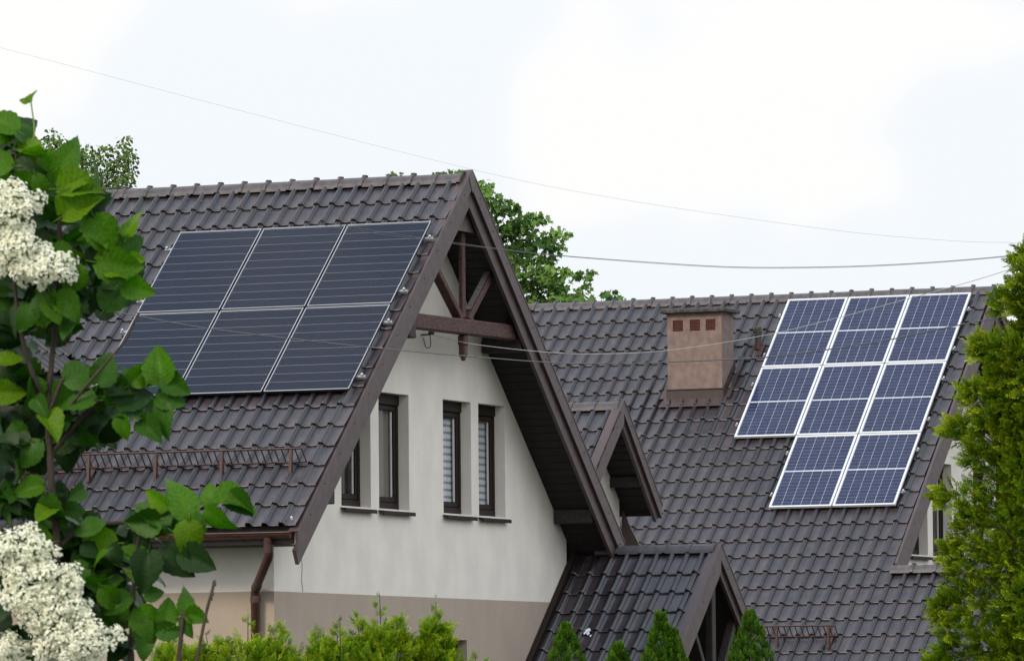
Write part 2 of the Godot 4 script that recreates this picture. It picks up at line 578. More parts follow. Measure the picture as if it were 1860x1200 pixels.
# ------------------------------------------------------------------ parts shared by both houses
# the boards along a gable edge, from the apex (y, z) to DZ further in direction DIR; V1, V2: heights of the outer and the recessed board
func rake(parent: Node, X: float, y: float, z: float, t: float, dz: float, dir: float, v1: float, v2: float, trim := true, board := "brown_board") -> void:
	var e := z + dir * dz
	var ye := y - t * dz
	var b := holder("bargeboard", parent)
	var s := begin()
	prism(s, [Vector3(X, y, z), Vector3(X, ye, e), Vector3(X, ye - v1, e - dir * 0.03), Vector3(X, y - v1, z)], Vector3(0.038, 0, 0))
	obj("board", s, board, b)
	if v2 > 0.0:
		s = begin()
		prism(s, [Vector3(X - 0.05, y - v1 + 0.02, z), Vector3(X - 0.05, ye - v1 + 0.02, e - dir * 0.03), Vector3(X - 0.05, ye - v1 - v2 + 0.08, e - dir * 0.12), Vector3(X - 0.05, y - v1 - v2, z)], Vector3(0.046, 0, 0))
		obj("board", s, board, b)
	var d := slope_dir(t, dir)
	var up := Vector3(0, absf(d.z), dir * absf(d.y)).normalized()
	if trim:
		s = begin()
		var a := Vector3(X - 0.018, y, z) + up * 0.012
		between(s, a, a + d * (dz / absf(d.z)), 0.125, 0.022, 0.004, up)
		obj("verge_trim", s, "brown_metal", b)
	# screw heads along the boards
	s = begin()
	var n := int(dz / 0.42)
	for k in n:
		var zz := z + dir * (0.25 + 0.42 * k)
		bx(s, Vector3(X + 0.039, y - t * absf(zz - z) - v1 * 0.45, zz), Vector3(0.008, 0.016, 0.016), 0.002)
	obj("screws", s, "frame_brown", b).set_meta("kind", "stuff")

# a wall across the house at X (outer face), outline z0 > z1, top TOP(z), with openings [z_hi, z_lo, y0, y1]
func gable_wall(called: String, parent: Node, X: float, z0: float, z1: float, y0: float, top: Callable, zc: float, openings: Array, mat: String, thick := 0.3) -> void:
	var cuts := [z0, z1]
	if zc < z0 and zc > z1:
		cuts.append(zc)
	for o in openings:
		cuts.append_array([o[0], o[1]])
	cuts.sort()
	var s := begin()
	for i in cuts.size() - 1:
		var a: float = cuts[i]
		var b: float = cuts[i + 1]
		if b - a < 1e-4:
			continue
		var y := y0
		for o in openings:
			if (a + b) / 2.0 < o[0] and (a + b) / 2.0 > o[1]:
				prism(s, [Vector3(X, y, a), Vector3(X, y, b), Vector3(X, o[2], b), Vector3(X, o[2], a)], Vector3(-thick, 0, 0))
				y = o[3]
		prism(s, [Vector3(X, y, a), Vector3(X, y, b), Vector3(X, top.call(b), b), Vector3(X, top.call(a), a)], Vector3(-thick, 0, 0))
	obj(called, s, mat, parent)

func window(parent: Node, X: float, z_hi: float, z_lo: float, y0: float, y1: float, inside: String, sill := true) -> void:
	var w := holder("window", parent)
	var zm := (z_hi + z_lo) / 2.0
	var wd := z_hi - z_lo
	var xf := X - 0.175
	var s := begin()
	var fw := 0.052
	bx(s, Vector3(xf + 0.006, y1 - 0.065, zm), Vector3(0.085, 0.13, wd), 0.006)
	bx(s, Vector3(xf, y0 + 0.045, zm), Vector3(0.07, 0.09, wd), 0.006)
	for sg in [-1.0, 1.0]:
		bx(s, Vector3(xf, (y0 + y1 - 0.04) / 2.0, zm + sg * (wd / 2.0 - fw / 2.0)), Vector3(0.068, y1 - y0 - 0.22, fw), 0.006)
	obj("frame", s, "frame_brown", w)
	s = begin()
	var iz := wd - 2.0 * fw
	var ya := y0 + 0.092
	var yb := y1 - 0.132
	for sg in [-1.0, 1.0]:
		bx(s, Vector3(xf - 0.012, (ya + yb) / 2.0, zm + sg * (iz / 2.0 - 0.026)), Vector3(0.066, yb - ya, 0.05), 0.01)
	bx(s, Vector3(xf - 0.012, yb - 0.035, zm), Vector3(0.064, 0.07, iz - 0.104), 0.01)
	bx(s, Vector3(xf - 0.012, ya + 0.035, zm), Vector3(0.064, 0.07, iz - 0.104), 0.01)
	obj("sash", s, "frame_brown", w)
	var gz := iz - 0.104
	s = begin()
	bx(s, Vector3(xf - 0.018, (ya + yb) / 2.0, zm - gz / 2.0 + 0.016), Vector3(0.02, yb - ya - 0.15, 0.03), 0.003)
	obj("pale_strip", s, "strip_pale", w)  # pale strip along one edge of the pane
	s = begin()
	quad(s, Vector3(xf, ya + 0.07, zm - gz / 2.0), Vector3(xf, ya + 0.07, zm + gz / 2.0), Vector3(xf, yb - 0.07, zm + gz / 2.0), Vector3(xf, yb - 0.07, zm - gz / 2.0), Vector3.RIGHT)
	obj("pane", s, "glass", w)
	var xb := xf - 0.055
	if inside == "blind":
		var n := int((yb - ya) / 0.1)
		var bh := (yb - ya - 0.12) / n
		for k in n:
			for j in 2:
				s = begin()
				bx(s, Vector3(xb - 0.004 * j, ya + 0.06 + bh * (k + 0.3 + 0.5 * j), zm), Vector3(0.006, bh * (0.62 if j == 0 else 0.38), gz + 0.06))
				obj("blind_band", s, "blind_light" if j == 0 else "blind_dark", w)
	elif inside == "curtain":
		s = begin()
		var pts := []
		for k in 25:
			pts.append(Vector2(zm - gz / 2.0 - 0.05 + (gz * 0.9) * k / 24.0, 0.018 * sin(k * 1.9) + 0.008 * sin(k * 0.7)))
		for k in 24:
			var p: Vector2 = pts[k]
			var q: Vector2 = pts[k + 1]
			quad(s, Vector3(xb + p.y, ya + 0.05, p.x), Vector3(xb + q.y, ya + 0.05, q.x), Vector3(xb + q.y, yb - 0.03, q.x), Vector3(xb + p.y, yb - 0.03, p.x), Vector3.RIGHT)
		obj("curtain", s, "curtain", w)
	s = begin()
	bx(s, Vector3(X - 0.42, (y0 + y1) / 2.0, zm), Vector3(0.02, y1 - y0 + 0.1, wd + 0.3))
	obj("room_darkness", s, "room_dark", w)
	if sill:
		s = begin()
		var B := Basis(Vector3.BACK, -0.10)
		bx(s, Vector3(X - 0.055, y0 - 0.022, zm), Vector3(0.25, 0.014, wd + 0.06), 0.004, B)
		bx(s, Vector3(X + 0.068, y0 - 0.052, zm), Vector3(0.014, 0.045, wd + 0.06), 0.004)
		obj("sill", s, "frame_brown", w)

func snow_guard(parent: Node, xa: float, xb: float, origin: Vector3, t: float, s_low: float, brackets: Array) -> void:
	var g := holder("snow_guard", parent)
	var d := slope_dir(t)
	var up := Vector3(0, absf(d.z), absf(d.y)).normalized()
	var low := origin + d * s_low + up * 0.055
	var top := origin + d * (s_low - 0.0) + up * 0.26
	for p in [low, top]:
		var s := begin()
		between(s, p + Vector3(xa, 0, 0), p + Vector3(xb, 0, 0), 0.022, 0.022, 0.004, up)
		obj("rail", s, "guard_brown", g)
	var n := int((xb - xa) / 0.088)
	var s2 := begin()
	between(s2, low - low, top - low, 0.012, 0.012, 0.0, Vector3.RIGHT)
	var bar := mesh_of(s2)
	for k in n + 1:
		piece("bar", bar, "guard_brown", Transform3D(Basis(Vector3.UP, 0.0), low + Vector3(xb - 0.006 - k * 0.088, 0, 0)), g)
	s2 = begin()
	var foot := d * 0.20 + up * -0.045
	prism(s2, [up * 0.19, foot + up * 0.0, foot + up * 0.03 + d * 0.05, up * 0.21 + d * 0.02], Vector3(0.035, 0, 0))
	prism(s2, [d * -0.10 - up * 0.015, foot + d * 0.05 - up * 0.0, foot + d * 0.05 + up * 0.012, d * -0.10 + up * 0.0], Vector3(0.04, 0, 0))
	var br := mesh_of(s2)
	for x in brackets:
		piece("bracket", br, "guard_brown", Transform3D(Basis(), low + Vector3(x, 0, 0)), g)

# ------------------------------------------------------------------ the near house
func _house() -> void:
	var h := thing("house", "cream gable house with dark tiled roof carrying six black solar panels", "house", Vector3.ZERO)
	var X := -0.62
	# walls
	var top := func(z: float) -> float: return minf(8.44 - T1 * maxf(z, 0.0), 8.44 - T1B * maxf(-z, 0.0)) - 0.17
	var op := [[2.53, 1.66, 4.27, 5.70], [1.415, 0.50, 4.27, 5.70], [-0.56, -1.45, 4.27, 5.70], [-1.69, -2.55, 4.27, 5.70]]
	gable_wall("wall", h, X, 4.46, -4.60, 3.205, top, 0.0, op, "cream_plaster")
	gable_wall("wall", h, X, 4.46, -4.60, 0.0, func(_z): return 3.205, 0.0, [[-0.42, -1.265, 1.75, 2.685]], "beige_plaster")
	var s := begin()
	prism(s, [Vector3(-9.5, 3.205, 4.46), Vector3(X - 0.3, 3.205, 4.46), Vector3(X - 0.3, 3.78, 4.46), Vector3(-9.5, 3.78, 4.46)], Vector3(0, 0, -0.3))
	obj("wall", s, "cream_plaster", h)
	s = begin()
	prism(s, [Vector3(-9.5, 0, 4.46), Vector3(X - 0.3, 0, 4.46), Vector3(X - 0.3, 3.205, 4.46), Vector3(-9.5, 3.205, 4.46)], Vector3(0, 0, -0.3))
	obj("wall", s, "beige_plaster", h)
	for w in [[-9.5, -9.2, -4.6, 4.16], [-9.2, X - 0.3, -4.6, -4.3]]:
		s = begin()
		bx(s, Vector3((w[0] + w[1]) / 2.0, 1.9, (w[2] + w[3]) / 2.0), Vector3(w[1] - w[0], 3.8, w[3] - w[2]))
		obj("wall", s, "cream_plaster", h)
	s = begin()
	tube(s, smooth_path([Vector3(X + 0.002, 3.66, 3.70), Vector3(X + 0.002, 3.5, 3.675), Vector3(X + 0.002, 3.36, 3.69), Vector3(X + 0.002, 3.21, 3.66)], 4), 0.004, 4)
	obj("wall_crack", s, "cable_grey", h)
	var kinds := ["", "curtain", "blind", "blind"]
	for i in 4:
		window(h, X, op[i][0], op[i][1], op[i][2], op[i][3], kinds[i])
	window(h, X, -0.42, -1.265, 1.75, 2.685, "", false)
	# roof structure
	var roof := holder("roof", h)
	deck(roof, -9.5, -0.03, 8.43, R1Z, 5.16, T1, 0.11)
	deck(roof, -9.5, -0.03, 8.43, R1Z, -4.95, T1B, 0.11)
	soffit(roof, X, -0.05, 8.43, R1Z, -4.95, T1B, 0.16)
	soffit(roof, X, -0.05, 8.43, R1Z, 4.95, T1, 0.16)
	var o1 := Vector3(0, P1, 0)
	var n_own := [0]
	var keep := func(x: float, e: float) -> int:
		if x > -4.05 + 0.05 and x < -0.35 and e > 1.75 and e < 4.45:
			return 2
		if x < -4.9 or (x < -3.9 and e > 3.9) or n_own[0] >= 235:
			return 2
		if x < -3.85 and x > -6.0 and e > 3.2 and e < 3.2:
			return 0
		n_own[0] += 1
		return 1
	lay(roof, o1, Vector3.RIGHT, slope_dir(T1), -0.152 - 0.213 * 43, 0.213, 44, 0.6248, 0.3708, 18, keep)
	lay(roof, Vector3(0, 8.43, R1Z), Vector3.RIGHT, slope_dir(T1B, -1.0), -9.35, 0.213, 44, 0.60, 0.3708, 17, func(_x, _e): return 2)
	ridge(roof, -0.012, 8.462, 0.09, 28)
	rake(h, 0.012, 8.50, 0.0, 0.887, 5.23, 1.0, 0.225, 0.225)
	rake(h, 0.012, 8.50, 0.0, 0.906, 4.99, -1.0, 0.225, 0.225)
	s = begin()   # the pointed end piece over the joint of the boards
	prism(s, [Vector3(0.051, 8.52, 0), Vector3(0.051, 8.40, 0.10), Vector3(0.051, 8.22, 0.0), Vector3(0.051, 8.40, -0.10)], Vector3(0.006, 0, 0))
	obj("apex_plate", s, "brown_metal", h)
	# small board triangle and truss under the apex
	s = begin()
	prism(s, [Vector3(-0.10, 8.30, -0.02), Vector3(-0.10, 7.75, 0.52), Vector3(-0.10, 7.75, -0.58)], Vector3(0.03, 0, 0))
	obj("apex_panel", s, "brown_board", h)
	s = begin()
	between(s, Vector3(-0.16, 6.55, 1.75), Vector3(-0.16, 6.585, -2.02), 0.15, 0.19, 0.015)
	obj("tie_beam", s, "timber_red", h)
	s = begin()
	between(s, Vector3(-0.17, 6.68, -0.17), Vector3(-0.17, 7.80, -0.17), 0.055, 0.10, 0.01, Vector3.BACK)
	obj("king_post", s, "timber_red", h)
	s = begin()
	bx(s, Vector3(-0.165, 6.40, -0.17), Vector3(0.105, 0.14, 0.13), 0.02)
	bx(s, Vector3(-0.165, 6.27, -0.17), Vector3(0.085, 0.16, 0.11), 0.015)
	bx(s, Vector3(-0.165, 6.175, -0.17), Vector3(0.055, 0.06, 0.08), 0.02)
	obj("post_pendant", s, "timber_red", h)
	for k in [[0.95, 7.42], [-1.20, 7.42]]:
		s = begin()
		between(s, Vector3(-0.17, 6.66, -0.17 + signf(k[0]) * 0.10), Vector3(-0.17, k[1], k[0]), 0.09, 0.12, 0.012, Vector3.RIGHT)
		var st := obj("strut", s, "timber_red", h)
		if k[0] < 0.0:
			s = begin()
			var a := Vector3(-0.17, 6.66, -0.27)
			var b := Vector3(-0.17, k[1], k[0])
			var nn := Vector3(0, (a - b).z, -(a - b).y).normalized()
			if nn.y < 0.0:
				nn = -nn
			between(s, a.lerp(b, 0.12) + nn * 0.062 + Vector3(0.0, 0, 0), a.lerp(b, 0.95) + nn * 0.062, 0.075, 0.006, 0.0, nn)
			obj("worn_face", s, "timber_worn", st)
	for p in [[4.15, 4.42, 4.23], [-4.12, 4.42, 4.23], [1.72, 6.50, 6.33], [-1.76, 6.52, 6.34]]:
		s = begin()
		var f := signf(p[0])
		bx(s, Vector3(X / 2.0 - 0.02, (p[1] + p[2]) / 2.0, p[0] - f * 0.0 - 0.11), Vector3(-X - 0.08, p[1] - p[2], 0.2), 0.012)
		obj("purlin", s, "timber_dark", h)
	# wall hook of the thin cable
	s = begin()
	tube(s, [Vector3(X, 6.47, 0.10), Vector3(X + 0.12, 6.47, 0.12)], 0.012, 6)
	tube(s, smooth_path([Vector3(X + 0.12, 6.42, 0.30), Vector3(X + 0.13, 6.30, 0.24), Vector3(X + 0.12, 6.33, 0.08), Vector3(X + 0.12, 6.47, 0.1)], 5), 0.006, 5)
	bx(s, Vector3(X + 0.13, 6.49, 0.08), Vector3(0.07, 0.05, 0.07), 0.015)
	obj("cable_hook", s, "cable_black", h)
	# eaves, gutter, downpipe
	s = begin()
	bx(s, Vector3(-4.77, 3.815, 5.13), Vector3(9.46, 0.17, 0.03), 0.004)
	obj("fascia", s, "brown_board", h)
	s = begin()
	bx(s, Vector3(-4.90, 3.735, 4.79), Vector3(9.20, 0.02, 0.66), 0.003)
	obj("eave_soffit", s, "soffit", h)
	s = begin()
	var gz := 5.235
	var gy := 3.865
	var prof := []
	for k in 9:
		var t := PI + PI * k / 8.0
		prof.append(Vector2(cos(t), sin(t)))
	for k in 8:
		var a: Vector2 = prof[k]
		var b: Vector2 = prof[k + 1]
		for rr in [0.072, 0.068]:
			quad(s, Vector3(-9.5, gy + a.y * rr, gz + a.x * rr), Vector3(-0.02, gy + a.y * rr, gz + a.x * rr), Vector3(-0.02, gy + b.y * rr, gz + b.x * rr), Vector3(-9.5, gy + b.y * rr, gz + b.x * rr), Vector3(0, a.y + b.y, a.x + b.x) * (1.0 if rr > 0.07 else -1.0))
	tube(s, [Vector3(-9.5, gy, gz + 0.074), Vector3(-0.02, gy, gz + 0.074)], 0.010, 6)
	bx(s, Vector3(-0.02, gy - 0.03, gz), Vector3(0.008, 0.08, 0.13))
	var gut := obj("gutter", s, "gutter_brown", h)
	s = begin()
	for x in [-0.16, -0.72, -1.35, -2.0]:
		for k in 8:
			var a: Vector2 = prof[k]
			var b: Vector2 = prof[k + 1]
			quad(s, Vector3(x, gy + a.y * 0.077, gz + a.x * 0.077), Vector3(x + 0.03, gy + a.y * 0.077, gz + a.x * 0.077), Vector3(x + 0.03, gy + b.y * 0.077, gz + b.x * 0.077), Vector3(x, gy + b.y * 0.077, gz + b.x * 0.077), Vector3(0, a.y + b.y, a.x + b.x))
	obj("gutter_brackets", s, "gutter_brown", gut).set_meta("kind", "stuff")
	s = begin()
	var dp := [Vector3(-0.335, 3.81, gz), Vector3(-0.33, 3.63, gz - 0.01), Vector3(-0.345, 3.58, gz - 0.04), Vector3(-0.80, 3.24, 4.58), Vector3(-0.825, 3.19, 4.545), Vector3(-0.828, 0.1, 4.545)]
	tube(s, dp, 0.053, 10)
	var pipe := obj("downpipe", s, "gutter_brown", h)
	for c in [[dp[1], Vector3(0, 0.10, 0.005)], [dp[3], Vector3(0.05, 0.035, 0.06)], [dp[4] + Vector3(0, -0.12, 0), Vector3(0, 0.08, 0)]]:
		s = begin()
		tube(s, [c[0], c[0] + c[1]], 0.059, 10)
		obj("pipe_collar", s, "gutter_brown", pipe)
	snow_guard(h, -5.0, -0.21, o1, T1, 5.80, [-0.37, -1.27, -2.14, -3.03, -3.95])
	s = begin()   # bright verge clip at the eave corner
	bx(s, Vector3(-0.06, 4.02, 5.15), Vector3(0.02, 0.07, 0.03), 0.005, Basis(Vector3.RIGHT, 0.6))
	obj("verge_clip", s, "silver_edge", h)
	_front_dormer(h)
	_rear_wing(h)
	_porch(h)

func _front_dormer(h: Node) -> void:
	# its ridge runs out of the main slope towards the garden; only the right slope and its eave show
	var d := holder("dormer", h)
	var rx := -4.98
	var ry := 6.90
	var t := 0.90
	var down := Vector3(1, -t, 0).normalized()
	var zb := (P1 - ry) / T1
	var s := begin()
	prism(s, [Vector3(rx, ry - 0.03, zb - 0.1), Vector3(rx + 1.17, ry - 0.03 - t * 1.17, zb + 1.12), Vector3(rx + 1.17, ry - 0.03 - t * 1.17, 4.6), Vector3(rx, ry - 0.03, 4.6)], Vector3(0, -0.1, 0))
	prism(s, [Vector3(rx, ry - 0.03, zb - 0.1), Vector3(rx - 1.17, ry - 0.03 - t * 1.17, zb + 1.12), Vector3(rx - 1.17, ry - 0.03 - t * 1.17, 4.6), Vector3(rx, ry - 0.03, 4.6)], Vector3(0, -0.1, 0))
	obj("roof_deck", s, "deck", d)
	var lim := func(x: float, e: float) -> int:
		return 2 if x > zb + (e * down.x) * (t / T1) - 0.02 else 0
	lay(d, Vector3(rx, ry, 0), Vector3.BACK, down, 1.8, 0.213, 14, 0.385, 0.3708, 4, lim)
	lay(d, Vector3(rx, ry, 0), Vector3.BACK, Vector3(-1, -t, 0).normalized(), 1.8, 0.213, 14, 0.385, 0.3708, 4, lim)
	s = begin()
	between(s, Vector3(rx, ry + 0.01, zb), Vector3(rx + 1.26, ry + 0.01 - t * 1.26, zb + 1.26 * t / T1), 0.15, 0.02, 0.004, Vector3(0.35, 0.8, 0.5).normalized())
	obj("valley_flashing", s, "flashing", d)
	s = begin()
	bx(s, Vector3(rx + 1.10, ry - 0.18 - t * 1.12, 3.85), Vector3(0.03, 0.14, 1.5), 0.004)
	obj("fascia", s, "timber_dark", d)
	s = begin()
	prism(s, [Vector3(rx - 0.95, 5.0, 4.3), Vector3(rx + 0.95, 5.0, 4.3), Vector3(rx + 0.95, 5.85, 4.3), Vector3(rx, 6.70, 4.3), Vector3(rx - 0.95, 5.85, 4.3)], Vector3(0, 0, -0.15))
	bx(s, Vector3(rx + 0.86, 5.4, 3.75), Vector3(0.15, 0.95, 0.8))
	obj("dormer_wall", s, "timber_dark", d)

func _rear_wing(h: Node) -> void:
	var w := holder("rear_wing", h)
	var y := 5.86
	var z := -5.80
	var X := -0.30
	deck(w, -6.0, X, y, z, -4.30, 0.914, 0.10)
	deck(w, -6.0, X, y, z, -7.12, 0.95, 0.10)
	var n_own := [0]
	lay(w, Vector3(0, y, z), Vector3.RIGHT, slope_dir(0.914), -0.43 - 0.213 * 24, 0.213, 25, 0.55, 0.3708, 5, func(x, e):
		if x < -1.6 or e > 1.6:
			return 2
		n_own[0] += 1
		return 1)
	lay(w, Vector3(0, y, z), Vector3.RIGHT, slope_dir(0.95, -1.0), -5.4, 0.213, 24, 0.55, 0.3708, 4, func(_x, _e): return 2)
	var m := cap_mesh(0.334, 0.15, 0.0, 0.115)
	for k in 16:
		piece("ridge_tile", m, "ridge_tile", Transform3D(Basis(), Vector3(X - (k + 1) * 0.334, y + 0.04, z)), w)
	rake(w, X, y + 0.05, z, 0.914, 1.12, 1.0, 0.30, 0.0)
	rake(w, X, y + 0.05, z, 1.0, 1.36, -1.0, 0.17, 0.13)
	var top := func(zz: float) -> float: return y - 0.14 - 0.93 * absf(zz - z)
	gable_wall("wing_wall", w, -0.80, -4.70, -6.93, 2.6, top, z, [], "cream_plaster", 0.2)
	var s := begin()
	bx(s, Vector3(-0.55, 4.865, -6.66), Vector3(0.48, 0.145, 0.17), 0.01)
	obj("purlin", s, "timber_dark", w)
	soffit(w, -0.80, X - 0.02, y, z, -7.12, 0.95, 0.15)
	s = begin()
	tube(s, [Vector3(-6.0, 4.46, -7.16), Vector3(X, 4.46, -7.16)], 0.045, 8)
	obj("gutter", s, "frame_brown", w)
	s = begin()
	prism(s, [Vector3(-0.78, 4.50, -6.98), Vector3(-0.55, 4.05, -6.98), Vector3(-0.40, 3.85, -6.98), Vector3(-0.80, 3.85, -6.98)], Vector3(0, 0, -0.03))
	obj("flashing", s, "flashing", w)

func _porch(h: Node) -> void:
	var p := holder("porch", h)
	var y := 3.90
	var z := -4.86
	var t := 0.904
	var X := 1.42
	deck(p, -0.615, X, y, z, -1.9, t, 0.10)
	deck(p, -0.615, X, y, z, -7.8, t, 0.10)
	var n_own := [0]
	lay(p, Vector3(0, y, z), Vector3.RIGHT, slope_dir(t), 1.255 - 0.213 * 8, 0.213, 9, 0.54, 0.3708, 10, func(x, e):
		if e > 3.3 or n_own[0] >= 56:
			return 2
		n_own[0] += 1
		return 1)
	lay(p, Vector3(0, y, z), Vector3.RIGHT, slope_dir(t, -1.0), 1.22 - 0.213 * 8, 0.213, 9, 0.54, 0.3708, 10, func(_x, _e): return 2)
	var m := cap_mesh(0.334, 0.15, 0.0, 0.115)
	for k in 5:
		piece("ridge_tile", m, "ridge_tile", Transform3D(Basis(), Vector3(X - 0.02 - (k + 1) * 0.334, y + 0.045, z)), p)
	rake(p, X, y + 0.04, z, t, 2.95, 1.0, 0.36, 0.0)
	rake(p, X, y + 0.04, z, t, 2.95, -1.0, 0.20, 0.14)
	var s := begin()
	var d := slope_dir(t)
	var up := Vector3(0, d.z, -d.y).normalized()
	var a := Vector3(-0.575, y, z) + up * 0.045
	between(s, a, a + d * 4.0, 0.075, 0.03, 0.005, up)
	obj("wall_flashing", s, "frame_brown", p)
	s = begin()
	bx(s, Vector3(1.30, 2.45, z), Vector3(0.1, 2.6, 0.13), 0.01)
	obj("king_post", s, "timber_dark", p)
	for sg in [-1.0, 1.0]:
		s = begin()
		between(s, Vector3(1.30, 2.0, z + sg * 0.1), Vector3(1.30, 3.0, z + sg * 0.85), 0.09, 0.12, 0.01, Vector3.RIGHT)
		obj("strut", s, "timber_dark", p)
	s = begin()
	bx(s, Vector3(1.30, 1.78, z), Vector3(0.12, 0.2, 4.6), 0.01)
	obj("tie_beam", s, "brown_board", p)
	for zz in [z + 2.2, z - 2.2]:
		s = begin()
		bx(s, Vector3(1.30, 0.84, zz), Vector3(0.12, 1.66, 0.12), 0.01)
		obj("post", s, "brown_board", p)
	# droppings of a bird on one tile
	s = begin()
	var c := Vector3(0.075, 0, 0) + Vector3(0, y, z) + d * ((y - 2.791) / absf(d.y)) + up * 0.036
	var r2 := RandomNumberGenerator.new()
	r2.seed = 4
	for b in [[0.0, 0.0, 0.045], [0.02, 0.05, 0.028], [-0.03, 0.04, 0.02], [0.07, 0.10, 0.018], [0.13, 0.13, 0.014]]:
		var pts := []
		for k in 9:
			var th := TAU * k / 9.0
			var rr: float = b[2] * r2.randf_range(0.6, 1.2)
			pts.append(c + Vector3.RIGHT * (b[0] + cos(th) * rr * 0.8) + d * (b[1] + sin(th) * rr * 1.3))
		prism(s, pts, up * 0.006)
	obj("bird_dropping", s, "white_spot", p)

# ------------------------------------------------------------------ the house behind
func _house_behind() -> void:
	var h := thing("house", "dark tiled house behind with tan chimney and eight blue solar panels", "house", Vector3.ZERO)
	var ay := APEX2.y
	var az := APEX2.z
	var o2 := Vector3(0, 9.018, -20.756)   # the slope's plane goes on up to here; its tiles start lower, at the ridge
	var d := slope_dir(T2)
	var up := Vector3(0, d.z, -d.y).normalized()
	var roof := holder("roof", h)
	deck(roof, -13.0, 0.25, ay, az, -15.1, T2, 0.14)
	deck(roof, -13.0, 2.35, ay - T2 * 4.882, -15.098, -12.6, T2, 0.14)
	deck(roof, -13.0, 0.25, ay, az, az - 5.0, T2, 0.14)
	var n_own := [0]
	var keep := func(x: float, e: float) -> int:
		if e < 7.8 and x > 0.23:
			return 0
		var py := 540.0 + (e - 1.05) * 73.0
		var pxx := 1800.0 + 108.0 * (x - 0.25) - 0.37 * (py - 540.0)
		var edge := 955.0 + (py - 550.0) * 0.41
		if e > 7.3:
			edge = 1310.0 + (py - 985.0) * 0.45
		if pxx < edge - 20.0 or py > 1230.0 or n_own[0] >= 300:
			return 2
		if (x > -2.95 and x < -0.3 and e > 1.9 and e < 4.6) or (x > -1.9 and x < -0.3 and e > 4.5 and e < 6.25):
			return 2
		n_own[0] += 1
		return 1
	lay(roof, o2, Vector3.RIGHT, d, -6.154 - 0.2215 * 30, 0.2215, 68, 0.51 + 0.3595 * 3, 0.3595, 24, keep)
	lay(roof, APEX2, Vector3.RIGHT, slope_dir(T2, -1.0), -12.8, 0.2215, 59, 0.55, 0.3595, 16, func(_x, _e): return 2)
	ridge(roof, 0.28, ay + 0.015, az, 38)
	# boards of the gable edge and the wall below them
	rake(h, 0.262, ay + 0.0, az, T2 * 0.985, 4.85, 1.0, 0.28, 0.27, false)
	rake(h, 0.262, ay + 0.0, az, T2, 5.0, -1.0, 0.24, 0.24, false)
	var top := func(z: float) -> float: return ay - 0.17 - T2 * absf(z - az)
	var X := -0.38
	var zc := az - 0.2
	var op := [[zc + 2.53, zc + 1.66, 4.14, 5.57], [zc + 1.415, zc + 0.50, 4.14, 5.57], [zc - 0.56, zc - 1.45, 4.14, 5.57], [zc - 1.69, zc - 2.55, 4.14, 5.57]]
	gable_wall("wall", h, X, -13.4, -24.4, 0.0, func(z): return minf(top.call(z), 3.9) if z > -15.2 else top.call(z), az, op, "cream_plaster")
	for w in op:
		window(h, X, w[0], w[1], w[2], w[3], "")
	var s := begin()
	bx(s, Vector3(-6.7, 1.0, -13.3), Vector3(12.6, 2.0, 0.3))
	obj("wall", s, "cream_plaster", h)
	s = begin()
	prism(s, [Vector3(0.12, ay - 0.25, az), Vector3(0.12, ay - 0.85, az + 0.62), Vector3(0.12, ay - 0.85, az - 0.62)], Vector3(0.03, 0, 0))
	obj("apex_panel", s, "brown_board", h)
	# the lower roof runs on past the gable edge under a short ridge of its own
	var m := cap_mesh(0.36, 0.15, 0.02, 0.115)
	for k in 6:
		piece("ridge_tile", m, "ridge_tile", Transform3D(Basis(), Vector3(0.25 + k * 0.36, 3.88, -15.08)), roof)
	deck(roof, 0.30, 2.35, 3.83, -15.12, -18.0, 0.9, 0.14)
	lay(roof, Vector3(0, 3.83, -15.12), Vector3.RIGHT, slope_dir(0.9, -1.0), 0.36, 0.2215, 9, 0.55, 0.3595, 9, func(_x, _e): return 2)
	# chimney
	var c := holder("chimney", h)
	s = begin()
	var cx0 := -4.43
	var cx1 := -3.53
	var zf := -18.05
	var zb := -18.56
	var vents := [[-4.339, -4.168], [-4.056, -3.885], [-3.792, -3.63]]
	# shaft: four sides, the front with three openings
	var xs := [cx0, -4.339, -4.168, -4.056, -3.885, -3.792, -3.63, cx1]
	for i in 7:
		var a: float = xs[i]
		var b: float = xs[i + 1]
		if i % 2 == 1:
			prism(s, [Vector3(a, 5.9, zf), Vector3(b, 5.9, zf), Vector3(b, 7.67, zf), Vector3(a, 7.67, zf)], Vector3(0, 0, -0.12))
			prism(s, [Vector3(a, 7.842, zf), Vector3(b, 7.842, zf), Vector3(b, 7.945, zf), Vector3(a, 7.945, zf)], Vector3(0, 0, -0.12))
		else:
			prism(s, [Vector3(a, 5.9, zf), Vector3(b, 5.9, zf), Vector3(b, 7.945, zf), Vector3(a, 7.945, zf)], Vector3(0, 0, -0.12))
	bx(s, Vector3((cx0 + cx1) / 2.0, 6.92, (zf - 0.12 + zb) / 2.0), Vector3(cx1 - cx0, 2.05, zf - 0.12 - zb))
	obj("shaft", s, "chimney_plaster", c)
	for v in vents:
		var g := begin()
		for k in 7:
			bx(g, Vector3((v[0] + v[1]) / 2.0, 7.685 + 0.023 * k, zf - 0.012), Vector3(v[1] - v[0], 0.021, 0.012), 0.002, Basis(Vector3.RIGHT, 0.5))
		bx(g, Vector3((v[0] + v[1]) / 2.0, 7.756, zf - 0.06), Vector3(v[1] - v[0], 0.172, 0.01))
		obj("vent_grille", g, "vent_red", c)
	s = begin()
	bx(s, Vector3((cx0 + cx1) / 2.0, 7.978, (zf + zb) / 2.0), Vector3(cx1 - cx0 + 0.18, 0.062, zf - zb + 0.18), 0.012)
	obj("cap_slab", s, "concrete", c)
	s = begin()
